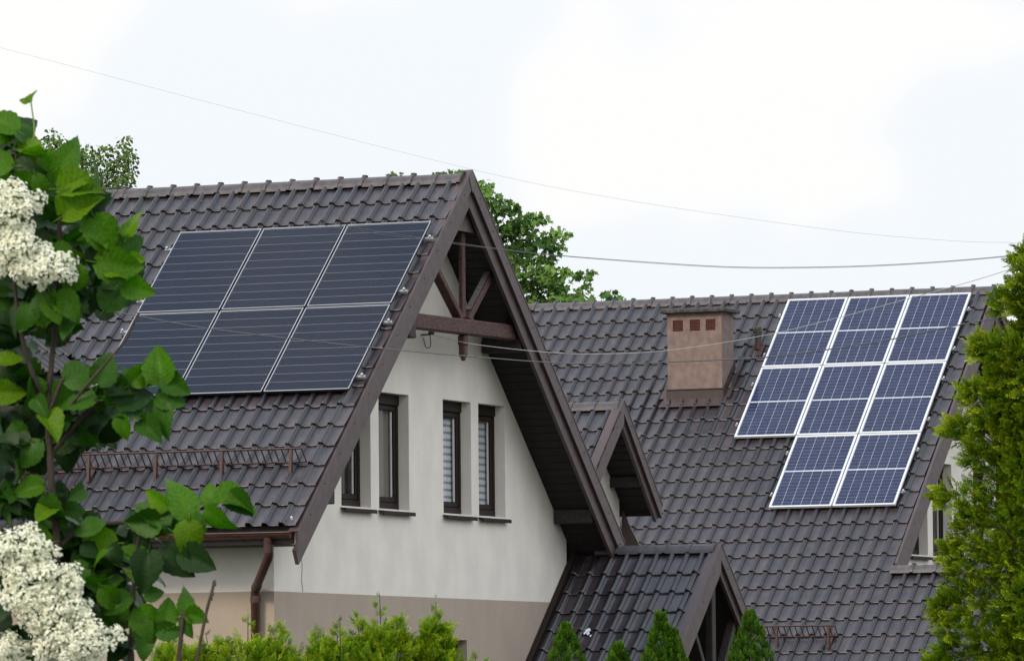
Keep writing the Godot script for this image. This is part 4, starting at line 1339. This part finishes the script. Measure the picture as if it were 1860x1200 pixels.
func _hedge() -> void:
	var sets := [spray_mesh(11, Color(0.09, 0.18, 0.010), Color(0.30, 0.45, 0.016), 8, 0.026), spray_mesh(12, Color(0.10, 0.19, 0.012), Color(0.37, 0.47, 0.018), 7, 0.028), spray_mesh(13, Color(0.06, 0.15, 0.010), Color(0.23, 0.39, 0.016), 9, 0.025)]
	# [x, z, top, half width, tips, height of a bare leader, label]
	for q in [
		[7.58, 23.76, 2.29, 0.30, 6, 0.0, "lime green thuja bush beside the bare twigs, leftmost of its row"],
		[8.08, 23.54, 2.36, 0.40, 7, 2.56, "lime green thuja bush in front of the brown downpipe"],
		[8.48, 23.38, 2.22, 0.34, 6, 0.0, "low lime green thuja bush right of the one before the downpipe"],
		[8.80, 23.25, 2.34, 0.36, 7, 2.50, "lime green thuja bush with ragged tips under the first gable window"],
		[9.14, 23.11, 2.44, 0.28, 6, 2.72, "lime green thuja bush with the tallest bare leader"],
		[9.52, 22.93, 2.44, 0.15, 4, 2.66, "narrow green thuja bush beside the small cellar window"],
		[9.84, 22.80, 2.11, 0.13, 2, 2.22, "low thuja bush in front of the small cellar window"]]:
		var t := thing("thuja_bush", q[6], "bush", Vector3(q[0], 0, q[1]), "thuja hedge bushes along the wall")
		var s := begin()
		tube(s, [Vector3.ZERO, Vector3(0, q[2] - 0.1, 0)], 0.03, 6, 0.008)
		var sp := []
		var leads := []
		if q[5] > 0.0:
			leads.append([rng.randf_range(-0.04, 0.04), q[5], 16, 0.055])
		for i in int(q[4]):
			leads.append([q[3] * rng.randf_range(-0.85, 0.85), q[2] + rng.randf_range(-0.12, 0.10), 24, 0.085])
		for ld in leads:
			var off: Vector3 = RIGHT_AXIS * ld[0] + BACK_AXIS * rng.randf_range(-0.15, 0.15)
			var top := Vector3(0, ld[1], 0) + off
			tube(s, [Vector3(0, ld[1] - 0.7, 0) + off * 0.6, top + Vector3(0, -0.03, 0)], 0.007, 5, 0.003)
			for k in int(ld[2]):
				var f := pow(rng.randf(), 0.8)
				var a := rng.randf() * TAU
				var o := Vector3(cos(a), 0, sin(a))
				sp.append([top - Vector3(0, f * 0.32, 0) + o * f * 0.05, (o * (0.4 + f * 1.1) + Vector3(0, 0.75, 0)).normalized(), ld[3] * lerpf(0.75, 1.5, f) * rng.randf_range(0.8, 1.2), Color.WHITE.lerp(Color(1.15, 1.1, 1.0), rng.randf())])
		for k in 900:
			var y: float = q[2] - 0.10 - pow(rng.randf(), 1.2) * 1.3
			var ww: float = q[3] * pow(clampf((q[2] + 0.02 - y) / 0.36, 0.05, 1.0), 0.55) * rng.randf_range(0.65, 1.0)
			var a := rng.randf() * TAU
			var o := Vector3(cos(a), 0, sin(a))
			var inner := 1.0 if rng.randf() < 0.6 else sqrt(rng.randf())
			sp.append([Vector3(0, y + rng.randf_range(-0.06, 0.06), 0) + o * ww * inner, (o * 0.55 + Vector3(0, 0.85, 0) + rnd_dir() * 0.5).normalized(), rng.randf_range(0.075, 0.14), Color(0.7, 0.8, 0.65).lerp(Color(1.2, 1.1, 1.0), rng.randf())])
		obj("stem", s, "twig", t)
		evergreen(t, sp, sets)
	# small columnar evergreens in front of the porch
	var deep := [spray_mesh(21, Color(0.02, 0.062, 0.008), Color(0.07, 0.17, 0.014), 9, 0.035, 0.04), spray_mesh(22, Color(0.02, 0.055, 0.008), Color(0.095, 0.19, 0.014), 8, 0.038, 0.04)]
	for q in [[5.975, 11.46, 2.66, 0.0, "small pointed evergreen at the wall side of the porch roof, leftmost of four"], [6.463, 11.24, 2.46, 0.0, "lowest small pointed evergreen, barely reaching the porch tiles"], [6.87, 11.08, 2.76, 0.13, "small double pointed evergreen in front of the porch verge board"], [7.724, 10.73, 2.77, 0.0, "small pointed evergreen in front of the dark porch opening"]]:
		var t := thing("columnar_thuja", q[4], "evergreen", Vector3(q[0], 0, q[1]), "small pointed evergreens in front of the porch")
		var s := begin()
		tube(s, [Vector3.ZERO, Vector3(0, q[2] - 0.12, 0)], 0.025, 6, 0.006)
		obj("stem", s, "twig", t)
		var sp := []
		for lead in ([[0.0, q[2], 1.0]] if q[3] == 0.0 else [[0.0, q[2], 0.8], [q[3], q[2] - 0.17, 0.75]]):
			for k in 900:
				var f := pow(rng.randf(), 1.15) * 1.5
				var y: float = lead[1] - f - 0.08
				var ww: float = lead[2] * minf(0.012 + f * 0.50 - f * f * 0.10, 0.33) * rng.randf_range(0.82, 1.04)
				var a := rng.randf() * TAU
				var o := Vector3(cos(a), 0, sin(a))
				sp.append([RIGHT_AXIS * lead[0] + Vector3(0, y, 0) + o * ww * (1.0 if rng.randf() < 0.8 else rng.randf()), (o * 0.35 + Vector3(0, 1, 0) + rnd_dir() * 0.22).normalized(), rng.randf_range(0.055, 0.10), Color(0.8, 0.9, 0.8).lerp(Color(1.3, 1.2, 1.0), rng.randf())])
		evergreen(t, sp, deep)

# ------------------------------------------------------------------ the flowering shrub close by
# leaf blade along +y from its stalk, unit length; heart-shaped base, pointed tip, folded along the midrib and curling
func leaf_mesh(fold: float, curl: float, twist: float, wide: float, seed_: int) -> Mesh:
	var r := RandomNumberGenerator.new()
	r.seed = seed_
	var s := begin()
	s.set_smooth_group(1)
	var n := 12
	var m := 4
	var ph := r.randf() * TAU
	var at := func(i: int, j: int) -> Vector3:
		var f := float(i) / n
		var half := wide * pow(sin(PI * pow(f * 0.985 + 0.012, 0.72)), 0.82)
		if i > 0 and i < n and absi(j) == m:
			half *= 1.0 + 0.045 * (1.0 if i % 2 == 0 else -1.0)
		var u := float(j) / m
		var y := f - 0.07 * u * u * (1.0 - f) * 1.6
		var x := half * u
		var z := absf(x) * fold - curl * f * f + 0.012 * sin(f * 26.0 + absf(u) * 3.0) * absf(u) + 0.03 * sin(f * 6.0 + ph) * u
		return Vector3(x, y, z).rotated(Vector3.UP, twist * f)
	for i in n:
		for j in range(-m, m):
			var q := [[i, j], [i, j + 1], [i + 1, j + 1], [i + 1, j]]
			var n3: Vector3 = ((at.call(i, j) as Vector3) - (at.call(i + 1, j + 1) as Vector3)).cross((at.call(i, j) as Vector3) - (at.call(i, j + 1) as Vector3))
			for e in ([0, 1, 2, 0, 2, 3] if n3.z >= 0.0 else [0, 2, 1, 0, 3, 2]):
				s.set_uv(Vector2(0.5 + 0.5 * q[e][1] / m, float(q[e][0]) / n))
				s.add_vertex(at.call(q[e][0], q[e][1]))
	s.set_smooth_group(-1)
	s.set_uv(Vector2(0.5, 0.5))
	tube(s, [Vector3(0, -0.28, 0.03), Vector3(0, 0.02, 0.0)], 0.014, 4)
	return mesh_of(s)

func flower_head(t: Node3D, c: Vector3, rx: float, ry: float, n: int) -> void:
	var fh := holder("flower_head", t)
	var s := begin()
	var st := begin()
	var subs := []
	for tries in 400:
		var a := rng.randf() * TAU
		var q := sqrt(rng.randf())
		q *= 1.0 + 0.18 * sin(a * 5.0 + c.x * 40.0)
		var cand := Vector3(cos(a) * q * rx, sin(a) * q * ry, 0.035 * (1.0 - q * q) + rng.randf_range(-0.02, 0.02))
		var free := true
		for o in subs:
			if Vector2(cand.x - o.x, cand.y - o.y).length() < 0.0165:
				free = false
		if free:
			subs.append(cand)
	for o in subs:
		var tilt := (Vector3(o.x / rx * 0.6, o.y / ry * 0.5 + 0.55, 0.75) + rnd_dir() * 0.35).normalized()
		var f := along(tilt, rng.randf() * TAU)
		var ur := rng.randf_range(0.013, 0.022)
		tube(st, [c + Vector3(o.x * 0.4, o.y * 0.4 - ry * 0.35, -0.05), c + o - tilt * 0.012], 0.0013, 3)
		for k in int(n * 0.085 * ur / 0.016):
			var a := rng.randf() * TAU
			var q := sqrt(rng.randf())
			var p: Vector3 = o + f * Vector3(cos(a) * q * ur, 0.004 * (1.0 - q * q) + rng.randf_range(-0.009, 0.008), sin(a) * q * ur)
			var nrm := (tilt + f * Vector3(cos(a) * q, 0, sin(a) * q) * 0.6 + rnd_dir() * 0.5).normalized()
			var b := along(nrm, rng.randf() * TAU)
			var w := rng.randf_range(0.0032, 0.0050)
			for j in 5:
				var t0 := TAU * j / 5.0
				var tip := b * (Vector3(cos(t0), 0.4, sin(t0)) * w)
				tri(s, c + p, c + p + b * (Vector3(cos(t0 + 0.5), 0.25, sin(t0 + 0.5)) * w * 0.75), c + p + tip, nrm)
				tri(s, c + p, c + p + tip, c + p + b * (Vector3(cos(t0 - 0.5), 0.25, sin(t0 - 0.5)) * w * 0.75), nrm)
			if k % 4 == 0:
				tube(st, [c + o - tilt * 0.012, c + p], 0.0006, 3)
	obj("florets", s, "floret", fh).set_meta("kind", "stuff")
	tube(st, [c + Vector3(0, -ry * 0.25, -0.05), c + Vector3(0.01, -ry * 1.2, -0.14)], 0.003, 5)
	obj("stalks", st, "floret_stalk", fh).set_meta("kind", "stuff")

func _flowering_shrub() -> void:
	var t := thing("flowering_shrub", "large leaved shrub with white flower clusters close by on the left", "shrub", Vector3(23.062, 0, 56.395))
	t.rotation.y = 0.39957
	var k := 1.0 / 783.4      # metres per pixel of the photograph's grid used for the lists below, at the shrub's distance
	var y0 := 1.744
	var pt := func(x: float, y: float, z := 0.0) -> Vector3: return Vector3(x * k, y0 + (1200.0 - y) * k, z)
	# stems
	var stems := [
		[[[102, 2560, 0], [99, 1600, 0.0], [96, 1270, 0.0], [96, 1170, 0.0], [100, 1000, 0.0], [92, 880, 0.01], [85, 750, 0.0], [92, 660, 0.0], [104, 540, 0.02], [112, 330, 0.03]], 0.0125, 0.005, "bark"],
		[[[85, 752, 0.0], [62, 690, 0.02], [42, 620, 0.03], [30, 540, 0.04], [22, 420, 0.03], [30, 260, 0.0]], 0.007, 0.003, "bark"],
		[[[88, 745, 0.0], [112, 690, -0.01], [128, 668, -0.02]], 0.006, 0.003, "twig"],
		[[[85, 790, 0.0], [150, 715, 0.06], [195, 665, 0.08], [232, 622, 0.08], [247, 590, 0.08], [256, 574, 0.08]], 0.0042, 0.0024, "twig"],
		[[[96, 1000, -0.02], [150, 960, -0.02], [240, 950, 0.0], [330, 940, 0.03], [400, 915, 0.06]], 0.007, 0.003, "bark"],
		[[[96, 820, 0.0], [170, 740, 0.03], [250, 705, 0.04], [310, 690, 0.05]], 0.006, 0.003, "bark"],
		[[[225, 2560, -0.05], [229, 1500, -0.02], [231, 1270, 0.0], [233, 1195, 0.0], [240, 1080, 0.02], [248, 1000, 0.02], [255, 950, 0.02]], 0.008, 0.004, "bark"],
		[[[318, 2560, 0.02], [318, 1500, 0.05], [321, 1260, 0.05], [323, 1205, 0.05], [331, 1130, 0.05], [334, 1118, 0.05]], 0.0065, 0.005, "twig"],
		[[[285, 2560, 0.1], [318, 1560, 0.1], [345, 1280, 0.1], [358, 1205, 0.1], [375, 1120, 0.1], [386, 1080, 0.1], [390, 1062, 0.1]], 0.0045, 0.0035, "twig"],
		[[[238, 1100, 0.02], [275, 1135, 0.03], [330, 1125, 0.05]], 0.003, 0.002, "twig"],
		[[[52, 300, 0.0], [62, 240, 0.0], [58, 195, 0.0], [56, 178, 0.0]], 0.0025, 0.0014, "floret_stalk"],
		[[[40, 900, -0.06], [60, 860, -0.04], [92, 905, 0.0]], 0.004, 0.003, "twig"]]
	for st in stems:
		var s := begin()
		var pts := []
		for p in st[0]:
			pts.append(pt.call(p[0], p[1], p[2]))
		tube(s, smooth_path(pts, 6), st[1], 7, st[2])
		obj("stem", s, st[3], t)
	var s2 := begin()
	for b in [[390, 1064, 0.006], [386, 1082, 0.0055], [384, 1090, 0.005], [334, 1120, 0.007]]:
		tube(s2, [pt.call(b[0], b[1] + 6.0, 0.1 if b[0] > 350 else 0.05), pt.call(b[0] + 1.0, b[1] - 5.0, 0.1 if b[0] > 350 else 0.05)], b[2], 6, b[2] * 0.4)
	obj("buds", s2, "twig", t).set_meta("kind", "stuff")
	# leaves
	var lm := [leaf_mesh(0.30, 0.22, 0.3, 0.42, 1), leaf_mesh(0.15, 0.38, -0.5, 0.44, 2), leaf_mesh(0.5, 0.15, 0.2, 0.40, 3), leaf_mesh(0.25, 0.55, 0.5, 0.36, 4), leaf_mesh(0.75, 0.30, -0.25, 0.42, 5)]
	# leaves told apart in the photograph: x, y of the blade's foot, length, direction of the tip (degrees, 0 up, clockwise), lean back, roll, tone, distance offset
	var own := 0
	for q in [
		[57, 182, 30, 10, 20, -40, 3, 0.0], [50, 182, 18, -70, 10, 0, 3, 0.0], [45, 255, 66, -25, 30, 20, 1, 0.0], [30, 235, 70, -60, 20, 0, 0, 0.02], [20, 300, 80, -80, 20, 20, 0, 0.03], [55, 300, 70, 130, 15, 10, 1, 0.02],
		[70, 280, 70, 150, 20, 10, 0, 0.0], [110, 300, 74, 40, 10, 10, 0, 0.02], [112, 345, 88, 85, 15, -10, 3, 0.05], [118, 395, 90, 60, 5, -10, 3, 0.06], [175, 400, 84, 150, 8, 5, 0, 0.06], [170, 345, 62, 10, 5, 70, 1, 0.03],
		[180, 480, 90, 100, 12, 5, 0, 0.05], [205, 465, 76, 60, 25, 10, 1, 0.0], [232, 428, 56, 20, 5, -30, 3, 0.02], [150, 560, 84, -150, 35, 20, 1, 0.02], [235, 470, 34, 100, 15, 0, 3, 0.02], [225, 520, 66, 105, 30, 20, 0, 0.02],
		[190, 560, 84, 25, 25, 15, 1, 0.0], [170, 450, 60, 170, 20, 0, 2, 0.0], [110, 470, 60, 100, 20, 10, 3, 0.02], [95, 540, 62, 160, 10, 10, 0, 0.08], [80, 540, 60, 175, 10, 30, 1, 0.08], [110, 540, 66, 130, 10, 0, 0, 0.08], [60, 560, 54, 200, 15, 10, 1, 0.07],
		[295, 700, 80, -5, 5, 0, 0, 0.05], [272, 705, 44, -15, 8, 5, 0, 0.05], [180, 700, 70, 25, 8, 10, 1, 0.05], [235, 710, 48, -10, 5, 60, 1, 0.05], [240, 700, 60, 45, 10, 5, 0, 0.05], [215, 740, 80, 60, 40, 10, 2, 0.06], [300, 690, 60, 130, 20, 10, 1, 0.05], [300, 740, 66, 190, 15, 10, 1, 0.05], [225, 760, 48, 178, 5, 30, 0, 0.06], [285, 730, 60, 100, 35, 10, 1, 0.04], [170, 730, 80, -80, 20, 10, 1, 0.05], [120, 690, 80, 80, 15, 0, 1, 0.03], [255, 770, 60, 130, 25, 10, 1, 0.05],
		[340, 945, 92, -10, 5, 5, 0, 0.08], [385, 925, 50, -15, 8, 5, 0, 0.07], [305, 925, 56, -60, 10, -45, 3, 0.07], [395, 915, 84, 100, 20, -25, 0, 0.09], [380, 930, 66, 150, 10, 30, 0, 0.08], [355, 940, 66, 190, 8, 30, 1, 0.08], [345, 955, 70, 185, 8, 0, 3, 0.09], [300, 960, 84, -50, 30, 10, 1, 0.07], [310, 970, 90, 20, 30, -10, 1, 0.06], [290, 950, 70, -95, 25, -30, 1, 0.08], [300, 1000, 80, 140, 12, 10, 2, 0.07], [330, 1010, 76, 120, 15, 0, 2, 0.08], [270, 1010, 80, 190, 15, 0, 2, 0.07], [255, 975, 60, -20, 15, 20, 2, 0.05], [420, 905, 60, 130, 20, 20, 1, 0.08], [245, 1060, 50, -20, 8, 50, 3, 0.06], [262, 1085, 40, 80, 20, 10, 1, 0.06],
		[298, 1140, 58, 8, 6, 8, 0, 0.05], [333, 1122, 60, 15, 5, 15, 0, 0.05], [338, 1120, 46, 110, 8, 0, 0, 0.05], [336, 1125, 44, 170, 6, 30, 1, 0.05], [285, 1150, 52, 95, 18, 10, 1, 0.05], [250, 1110, 74, 150, 10, 10, 0, 0.04], [255, 1130, 60, 170, 12, 10, 1, 0.04], [265, 1165, 44, 200, 10, 0, 1, 0.04], [235, 1090, 60, -120, 20, 10, 1, 0.04]]:
		own += 1
		_leaf(t, lm, pt.call(q[0], q[1], q[7]), q[2] * k * 0.92, q[3], q[4], q[5], q[6])
	# the rest of the crown: [x, y, radius, share of leaves in the lit greens]
	var blobs := [[8, 250, 22, 0.7], [25, 300, 42, 0.6], [60, 340, 50, 0.4], [15, 360, 50, 0.2], [115, 370, 42, 0.6], [155, 415, 40, 0.6], [100, 440, 55, 0.4], [195, 480, 34, 0.5], [130, 500, 50, 0.3], [165, 530, 34, 0.4], [80, 545, 42, 0.15], [35, 560, 46, 0.1], [12, 610, 36, 0.2], [15, 690, 40, 0.3], [30, 740, 60, 0.15], [95, 745, 42, 0.3], [150, 750, 36, 0.3], [205, 735, 40, 0.4], [250, 720, 30, 0.5], [20, 810, 42, 0.2], [90, 790, 46, 0.15], [150, 780, 34, 0.2], [50, 925, 55, 0.15], [20, 890, 34, 0.4], [110, 925, 40, 0.2], [120, 965, 44, 0.2], [190, 1000, 46, 0.2], [265, 960, 34, 0.3], [320, 925, 28, 0.4], [170, 1050, 46, 0.25], [230, 1010, 36, 0.2], [120, 1050, 50, 0.15], [60, 1150, 50, 0.3], [175, 1095, 40, 0.25], [215, 1110, 30, 0.35], [150, 1150, 46, 0.25], [40, 1000, 46, 0.1], [215, 1160, 28, 0.25]]
	var total := 0.0
	for b in blobs:
		total += b[2] * b[2]
	for b in blobs:
		var n := int(round(230.0 * b[2] * b[2] / total))
		for i in n:
			var a := rng.randf() * TAU
			var q: float = sqrt(rng.randf()) * b[2]
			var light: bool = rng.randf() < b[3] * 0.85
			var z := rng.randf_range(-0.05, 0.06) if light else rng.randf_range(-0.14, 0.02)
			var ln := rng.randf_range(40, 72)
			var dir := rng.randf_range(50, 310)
			_leaf(t, lm, pt.call(b[0] + cos(a) * q - sin(deg_to_rad(dir)) * ln * 0.5, b[1] + sin(a) * q + cos(deg_to_rad(dir)) * ln * 0.5, z), ln * k, dir, rng.randf_range(-20, 75), rng.randf_range(-70, 70), ([0, 1, 3] if light else [1, 2, 2])[rng.randi() % 3])  # front leaves take lit greens, deeper ones shaded greens
	# deeper leaves too mixed to tell apart, all in the shaded green
	var xfs := []
	for b in blobs:
		for i in int(b[2] * b[2] / 400.0):
			var a := rng.randf() * TAU
			var q: float = sqrt(rng.randf()) * b[2] * 0.9
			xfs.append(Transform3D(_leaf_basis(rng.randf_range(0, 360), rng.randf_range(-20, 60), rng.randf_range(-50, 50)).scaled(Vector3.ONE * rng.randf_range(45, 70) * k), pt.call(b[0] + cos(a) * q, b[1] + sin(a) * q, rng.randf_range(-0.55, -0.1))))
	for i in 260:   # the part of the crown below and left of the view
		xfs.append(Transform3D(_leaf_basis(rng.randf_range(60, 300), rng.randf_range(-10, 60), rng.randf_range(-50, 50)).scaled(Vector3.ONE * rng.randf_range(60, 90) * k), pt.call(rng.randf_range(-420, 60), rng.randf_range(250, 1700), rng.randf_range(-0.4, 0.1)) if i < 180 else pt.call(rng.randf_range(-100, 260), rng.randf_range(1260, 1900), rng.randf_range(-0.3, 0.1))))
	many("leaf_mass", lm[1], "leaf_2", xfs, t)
	flower_head(t, pt.call(20, 380, 0.10), 0.075, 0.058, 430)
	flower_head(t, pt.call(38, 465, 0.11), 0.062, 0.055, 430)
	flower_head(t, pt.call(92, 490, 0.12), 0.060, 0.040, 430)
	flower_head(t, pt.call(35, 1010, 0.12), 0.085, 0.055, 430)
	flower_head(t, pt.call(82, 1080, 0.14), 0.098, 0.075, 430)
	flower_head(t, pt.call(140, 1165, 0.14), 0.092, 0.058, 430)
	flower_head(t, pt.call(20, 1180, 0.10), 0.04, 0.035, 430)

func _leaf_basis(ang: float, lean: float, roll: float) -> Basis:
	# y: stalk to tip; z: the upper face, turned towards the garden and up
	var b := Basis(Vector3(0, 0, 1), deg_to_rad(-ang))
	var axis := b.y
	b = Basis(axis, deg_to_rad(roll)) * b
	return Basis(Vector3.RIGHT, deg_to_rad(-lean)) * b

func _leaf(t: Node3D, lm: Array, p: Vector3, ln: float, ang: float, lean: float, roll: float, tone: int) -> void:
	var xf := Transform3D(_leaf_basis(ang + rng.randf_range(-6, 6), lean, roll).scaled(Vector3.ONE * ln), p)
	piece("leaf", lm[rng.randi() % lm.size()], "leaf_%d" % tone, xf, t)
